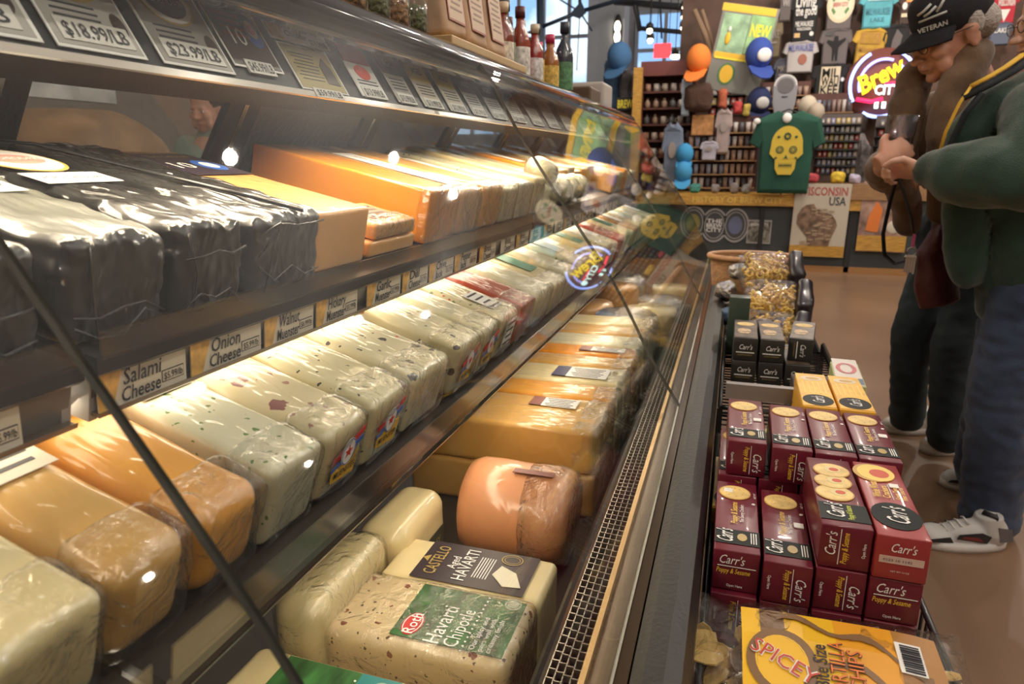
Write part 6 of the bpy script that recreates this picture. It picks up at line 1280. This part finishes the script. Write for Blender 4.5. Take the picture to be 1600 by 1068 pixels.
p = at(1158, 78, y=9.0); wallsign('banner', 'tilted yellow and green banner reading NEW, over the hanging caps', p.x, p.z, 9.0, d_ban, rot=(0, .18, 0), cat='banner')
# caps and other hanging things
def cap(label, px, py, y, c, s=1.0, rz=0, front=None):
    p = at(px, py, y=y); t = thing('cap', label, 'cap', p, (0, .2, -PI / 2 + rz), 'caps hanging in the souvenir shop'); t.scale = (s, s, s)
    cm = mat('cap_cloth_' + label.split()[0], c, .9); MB().ell((0, 0, 0), (.11, .10, .12), cm).build('crown', t)
    m = MB(); m.poly([(.05, -.09), (.14, -.085), (.20, -.04), (.21, 0), (.20, .04), (.14, .085), (.05, .09)], cm, Matrix.Translation((0, 0, -.06)) @ Euler((0, .5, 0)).to_matrix().to_4x4(), t=.008); m.build('brim', t)
    if front: MB().ell((.10, 0, .0), (.02, .055, .05), front).build('front_patch', t)
cap('blue cap with a white front patch, hanging right of the yellow banner', 1186, 84, 8.8, (.04, .08, .35), 1.5, .4, WHITE)
cap('navy cap with a pale patch, hanging lower beside the shirts', 1186, 158, 8.8, (.02, .03, .10), 1.35, .3, mat('cap_white', (.6, .6, .6), .6))
cap('orange cap hanging left of the leaning branch', 1092, 92, 8.52, (.80, .22, .04), 1.35, -.3)
cap('steel-blue cap hanging high at the left of the yellow post', 968, 88, 8.6, (.05, .14, .30), 1.4, -.4)
cap('bright blue cap on the counter display, upper of the two', 1070, 240, 8.35, (.05, .30, .60), 1.0, .0); cap('sky-blue cap on the counter display, lower of the two', 1068, 268, 8.30, (.06, .32, .62), 1.0, 0)
cap('cream cap above the right end of the green t-shirt', 1262, 166, 8.7, (.55, .48, .38), 1.0, .2); cap('beige cap with navy band by the brick shelf', 1275, 176, 8.6, (.45, .38, .30), .9, .3)
def blob_thing(nm, label, cat, px, py, y, r, mt, seed=0, amp=.02, grp=None):
    p = at(px, py, y=y); mb = MB(); mb.rblock((0, 0, 0), (r[0] * 2, r[1] * 2, r[2] * 2), min(r) * .7, mt, n=6, amp=amp, fr=9, seed=seed); return tag(mb.build(nm, loc=p), label, cat, grp)
blob_thing('knit_hat', 'dark brown fluffy knit hat hanging under the orange cap', 'hat', 1092, 153, 8.5, (.15, .12, .15), mat('brown_fluff', (.07, .035, .025), .95, bump=1, bscale=60), 1)
blob_thing('hoodie', 'blue hooded sweatshirt hanging by the window pier', 'hoodie', 958, 132, 8.9, (.11, .07, .28), mat('blue_fleece', (.06, .12, .22), .95, var=.3), 2)
blob_thing('hoodie', 'dark hooded sweatshirt with yellow print left of the yellow post', 'hoodie', 980, 150, 8.75, (.10, .07, .28), mat('charcoal_fleece', (.06, .055, .06), .95, var=.5), 3)
p = at(977, 162, y=8.6); wallsign('shop_card', 'yellow lettering card left of the yellow post', p.x, p.z, 8.6, lambda m: (m.plate(0, 0, .22, .14, BKC, t=.01), m.text('BREW', 0, 0, .09, mat('yellow_letters', (.7, .6, .05), .6), z=.014, w=.18, off=.03)))
for (px, py, w_, h_, c, lb) in ((1050, 245, 34, 105, (.16, .20, .28), 'long grey-blue shirt hanging before the shelf unit'), (1072, 150, 18, 60, (.35, .42, .52), 'pale blue scarf hanging beside the shelf unit'), (1130, 205, 28, 70, (.35, .28, .27), 'grey-pink t-shirt hanging beside the glasses rack'), (1108, 235, 30, 30, (.42, .40, .46), 'pale lilac t-shirt folded on the display')):
    shirt_at(lb, px, py, w_, h_, mat('cotton_' + lb.split()[1], c, .9, var=.2), Dt(('d', 0, .1, .2, .12, mat('dull_print', (.3, .26, .24), .7))), y=8.5)
p = at(1098, 195, y=8.52); tag(MB().box((0, 0, 0), (.24, .03, .22), mat('cork_board', (.42, .20, .07), .7, var=.3, vscale=20)).build('cork_board', loc=p), 'square brown cork board in the middle of the shop display', 'board')
t = thing('leaning_branch', 'bare leaning wooden branch behind the orange cap', 'branch', at(1100, 60, y=9.2)); q0 = t.location.copy()
MB().tube([at(1085, 15, y=9.2) - q0, at(1105, 60, y=9.2) - q0, at(1118, 110, y=9.2) - q0, at(1132, 190, y=9.2) - q0, Vector((at(1150, 290, y=9.2).x, 9.2, 0)) - q0], [.03, .035, .03, .03, .03], mat('pale_branch', (.30, .20, .13), .8), n=8).build('branch', t); MB().tube([at(1097, 15, y=9.2) - q0, at(1112, 60, y=9.2) - q0, at(1120, 95, y=9.2) - q0], .022, mat('pale_branch', (.3, .2, .13), .8), n=8).build('branch', t)
# glassware and pin racks (countable goods)
def rack_goods(px0, px1, py0, py1, y, nx, nz, cols, nm, lbf, cat, grp, kind=0, seed=0):
    rr = random.Random(seed); a = at(px0, py0, y=y); b = at(px1, py1, y=y); M3 = []
    for i, c_ in enumerate(cols):
        mt = mat('%s_c%d' % (nm, i), c_, .4); m = MB(); w_ = (b.x - a.x) / nx * .40; h_ = (a.z - b.z) / nz * .72
        if kind == 0: m.lathe([(0, 0), (w_ * .8, 0), (w_, h_), (w_ * .9, h_), (w_ * .7, .01), (0, .01)], mt, n=12)
        elif kind == 1: m.rblock((0, 0, h_ / 2), (w_ * 1.9, .03, h_), .006, mt, seg=1, n=2, amp=.004); m.disc(0, 0, w_ * .5, h_ * .25, mat('pin_centre', (.6, .55, .5), .4), frame((0, -.016, h_ / 2), (1, 0, 0), (0, 0, 1)), t=.004, n=10)
        M3.append(m.mesh(nm))
    t = thing('display_rack', 'display rack with %s' % grp, 'rack', ((a.x + b.x) / 2, y + .05, b.z - .02)); Lx = b.x - a.x; Lz = a.z - b.z
    MB().box((0, .05, Lz / 2), (Lx + .04, .02, Lz + .05), REDW if kind == 0 else mat('rack_panel', (.10, .08, .08), .6)).build('rack_back', t)
    for j in range(nz): MB().box((0, -.04, Lz * j / nz - .006), (Lx + .04, .16, .012), WOODB if kind == 0 else BLACKM).build('rack_shelf', t)
    for s in (-1, 1): MB().box((s * (Lx / 2 + .01), 0, (.0 - b.z + .846) / 2 + Lz * .0), (.02, .05, max(.05, b.z - .846) + .0), BLACKM).build('rack_leg', t) if b.z > 1.0 else None
    for j in range(nz):
        for i in range(nx):
            k = rr.randrange(len(cols)); o = bpy.data.objects.new(nm, M3[k]); COL.objects.link(o); o.location = (a.x + Lx * (i + .5) / nx, y + .01, b.z - .02 + Lz * j / nz + .001); tag(o, lbf(k, i, j, nx, nz), cat, grp)
rows_ = ['bottom', 'second', 'third', 'fourth', 'fifth', 'sixth', 'seventh', 'top']
cc1 = [(.55, .50, .48), (.30, .22, .20), (.10, .10, .12), (.45, .30, .22), (.35, .38, .50)]; cn1 = ['whitish', 'brown', 'black', 'tan', 'blue-grey']
rack_goods(1136, 1176, 182, 290, 8.55, 5, 5, cc1, 'shot_glass', lambda k, i, j, a, b: '%s glass on the %s row left of the green t-shirt, column %s' % (cn1[k], rows_[j], ordn[i]), 'glass', 'souvenir glasses on the rack', 0, 1)
rack_goods(1076, 1130, 205, 290, 8.6, 6, 4, cc1, 'shot_glass', lambda k, i, j, a, b: '%s glass on the %s row behind the blue caps, column %s' % (cn1[k], rows_[j], ordn[i]), 'glass', 'souvenir glasses behind the blue caps', 0, 2)
cc2 = [(.60, .55, .52), (.50, .06, .05), (.12, .12, .14), (.42, .34, .28), (.25, .26, .45), (.55, .42, .10), (.40, .40, .42)]; cn2 = ['white', 'red', 'black', 'beige', 'lilac-blue', 'yellow', 'grey']
rack_goods(1284, 1336, 178, 268, 8.45, 8, 7, cc2, 'souvenir_pin', lambda k, i, j, a, b: '%s souvenir pin card on the %s row of the pin rack, column %s' % (cn2[k], rows_[j], ordn[i]), 'pin', 'souvenir pins on the rack', 1, 3)
rack_goods(1376, 1404, 180, 268, 8.5, 4, 6, cc2, 'magnet', lambda k, i, j, a, b: '%s magnet on the %s row of the rack behind the clear cup, column %s' % (cn2[k], rows_[j], ordn[i]), 'magnet', 'magnets behind the clear cup', 1, 4)
rack_goods(1196, 1262, 128, 165, 9.4, 7, 2, cc1, 'mug', lambda k, i, j, a, b: '%s mug on the %s row behind the parking meter, column %s' % (cn1[k], rows_[j], ordn[i]), 'mug', 'mugs behind the parking meter', 0, 5)
rack_goods(1112, 1160, 130, 176, 9.0, 5, 3, cc2, 'figurine', lambda k, i, j, a, b: '%s boxed trinket on the %s row under the tilted banner, column %s' % (cn2[k], rows_[j], ordn[i]), 'trinket', 'boxed trinkets under the banner', 1, 8)
rack_goods(1270, 1330, 146, 172, 9.3, 8, 1, cc1, 'mug', lambda k, i, j, a, b: '%s mug on the single row above the pin rack, column %s' % (cn1[k], ordn[i]), 'mug', 'mugs above the pin rack', 0, 9)
for (px, py, w_, h_, c, lb) in ((1210, 60, 26, 60, (.20, .16, .10), 'olive-brown t-shirt between the yellow banner and the white-script t-shirt'), (1222, 112, 30, 44, (.10, .10, .13), 'dark navy t-shirt behind the parking meter head'), (1150, 120, 26, 40, (.30, .28, .26), 'grey t-shirt between the branch and the blue cap')):
    shirt_at(lb, px, py, w_, h_, mat('cotton_x' + lb.split()[0], c, .9, var=.2), Dt(('t', 'MKE', 0, .1, .2, .6, MATS['dull_print']), ('p', 0, -.12, .4, .06, MATS['dull_print'])), y=9.55)
for i, (px, py, r, c_, lb) in enumerate([(1270, 262, (.07, .06, .05), (.45, .06, .08), 'red folded pack right of the green t-shirt'), (1268, 240, (.06, .05, .05), (.50, .12, .10), 'pinkish-red folded pack above the red one'), (1312, 258, (.07, .05, .06), (.60, .42, .04), 'yellow plush lump on the right counter'), (1338, 262, (.06, .05, .05), (.42, .38, .50), 'lilac folded pack beside the yellow lump'), (1087, 285, (.06, .05, .05), (.06, .25, .22), 'teal folded hat on the left counter'), (1045, 285, (.07, .05, .06), (.30, .27, .25), 'grey folded hat at the left counter end'), (1118, 288, (.05, .05, .05), (.25, .22, .22), 'grey cup-like lump on the left counter'), (1148, 288, (.05, .05, .055), (.30, .26, .26), 'stone-grey lump before the souvenir glasses'), (1166, 288, (.045, .05, .05), (.34, .34, .34), 'light grey lump at the hem of the green t-shirt'), (1128, 170, (.05, .05, .11), (.40, .10, .05), 'orange-red bottle figure among the hanging goods'), (1152, 178, (.05, .05, .07), (.45, .05, .05), 'small red figure left of the navy cap'), (1166, 182, (.04, .05, .07), (.55, .42, .10), 'small yellow figure right of the red one')]):
    zfix = at(px, py, y=8.2); mb = MB(); mb.rblock((0, 0, r[2]), (r[0] * 2, r[1] * 2, r[2] * 2), min(r) * .8, mat('lump_%d' % i, c_, .8, var=.3, vscale=30), n=5, amp=.012, fr=12, seed=i)
    tag(mb.build('souvenir', loc=(zfix.x, 8.22, .947 if px > 1245 else .827) if py > 200 else at(px, py, y=8.6)), lb, 'souvenir', 'souvenirs on the shop counter')
# neon sign
p = at(1379, 130, y=9.38); t = thing('neon_sign', 'round lit neon sign reading Brew City in yellow and white', 'neon sign', p); NB = mat('neon_blue', (.30, .42, 1.0), .4, emit=2.6); NY = mat('neon_yellow', (1, .75, .01), .4, emit=1.3); NW = mat('neon_white', (.70, 1, .95), .4, emit=2.2); NR = mat('neon_red', (1, .02, .10), .4, emit=1.6)
for s_ in (-1, 1): MB().tube([(s_ * .3, .08, .1), (s_ * .3, YW - 9.38, .1)], .012, BLACKM).build('wall_bracket', t)
if 1: pass
R_ = .342
def arc(r, a0, a1, n=24): return [(r * math.cos(math.radians(a0 + (a1 - a0) * i / n)), 0, r * 1.08 * math.sin(math.radians(a0 + (a1 - a0) * i / n))) for i in range(n + 1)]
MB().tube(arc(R_, 118, 212), .018, NB, n=8).build('neon_tube', t); MB().tube(arc(R_, -52, 62), .018, NB, n=8).build('neon_tube', t); MB().tube(arc(R_, 240, 300), .018, NB, n=8).build('neon_tube', t); MB().tube(arc(R_ * .72, 70, 200), .015, mat('neon_violet', (.30, .30, .85), .4, emit=2.5), n=8).build('neon_tube', t); MB().tube(arc(R_ * .72, -20, 50), .015, MATS['neon_violet'], n=8).build('neon_tube', t)
Tn = frame((0, -.02, 0), (1, 0, 0), (0, 0, 1)); m = MB(); m.text('Brew', -.04, .09, .20, NY, Tn, z=.0, w=.49, off=.028, shear=.15, rot=.52); m.build('neon_script', t)
m = MB(); m.text('CITY', .06, -.07, .105, NW, Tn, z=.0, w=.27, off=.022); m.build('neon_script', t); m = MB(); m.text('II', .0, -.24, .07, NW, Tn, z=0, w=.12, off=.02); m.tube([(-.26, -.02, -.17), (-.1, -.02, -.20), (.02, -.02, -.17)], .022, NR, n=8); m.tube([(.02, -.02, .0), (.2, -.02, -.0)], .015, NR, n=8); m.build('neon_script', t)
m = MB(); m.ell((.24, -.02, -.05), (.045, .02, .06), NW); m.build('neon_spot', t)
tag(MB().lathe([(0, 0), (.395, 0), (.395, .03), (0, .03)], mat('brick_red_board', (.20, .06, .045), .7), Matrix.Translation((0, .05, 0)) @ Euler((-PI / 2, 0, 0)).to_matrix().to_4x4(), n=36).build('sign_board', t))
# area seen behind the case through its rear doors
t = thing('prep_counter', 'worker counter behind the cheese case, seen through the rear doors', 'counter', (-2.2, 1.6, 0)); MB().box((0, 0, .44), (.7, 4.4, .86), mat('prep_body', (.20, .19, .18), .6)).build('counter_body', t); MB().box((0, 0, .89), (.76, 4.5, .04), mat('prep_top', (.45, .42, .38), .35)).build('counter_top', t)
def roll(label, px, py, x, rx, ry, rz_, c, seed):
    p = at(px, py, x=x); mb = MB(); mb.rblock((0, 0, 0), (rx * 2, ry * 2, rz_ * 2), min(rx, rz_) * .85, mat('crust_%d' % seed, c, .7, var=.35, vscale=9), n=6, amp=.012, fr=8, seed=seed); tag(mb.build('bread_loaf', loc=(x, p.y, .911 + rz_)), label, 'bread', 'round loaves behind the case')
roll('large brown round loaf at the far left behind the rear doors', 90, 200, -2.15, .28, .30, .22, (.30, .17, .08), 1); roll('golden brown loaf in the second door opening', 300, 215, -2.15, .2, .30, .14, (.40, .22, .10), 2); roll('reddish brown loaf in the third door opening', 430, 200, -2.2, .2, .3, .22, (.35, .15, .10), 3)
tag(MB().box((-3.4, 2.2, 1.75), (.06, 2.0, .5), mat('menu_board', (.55, .55, .56), .6, var=.5, vscale=5)).build('menu_board'), 'pale menu board on posts beyond the worker counter', 'board')
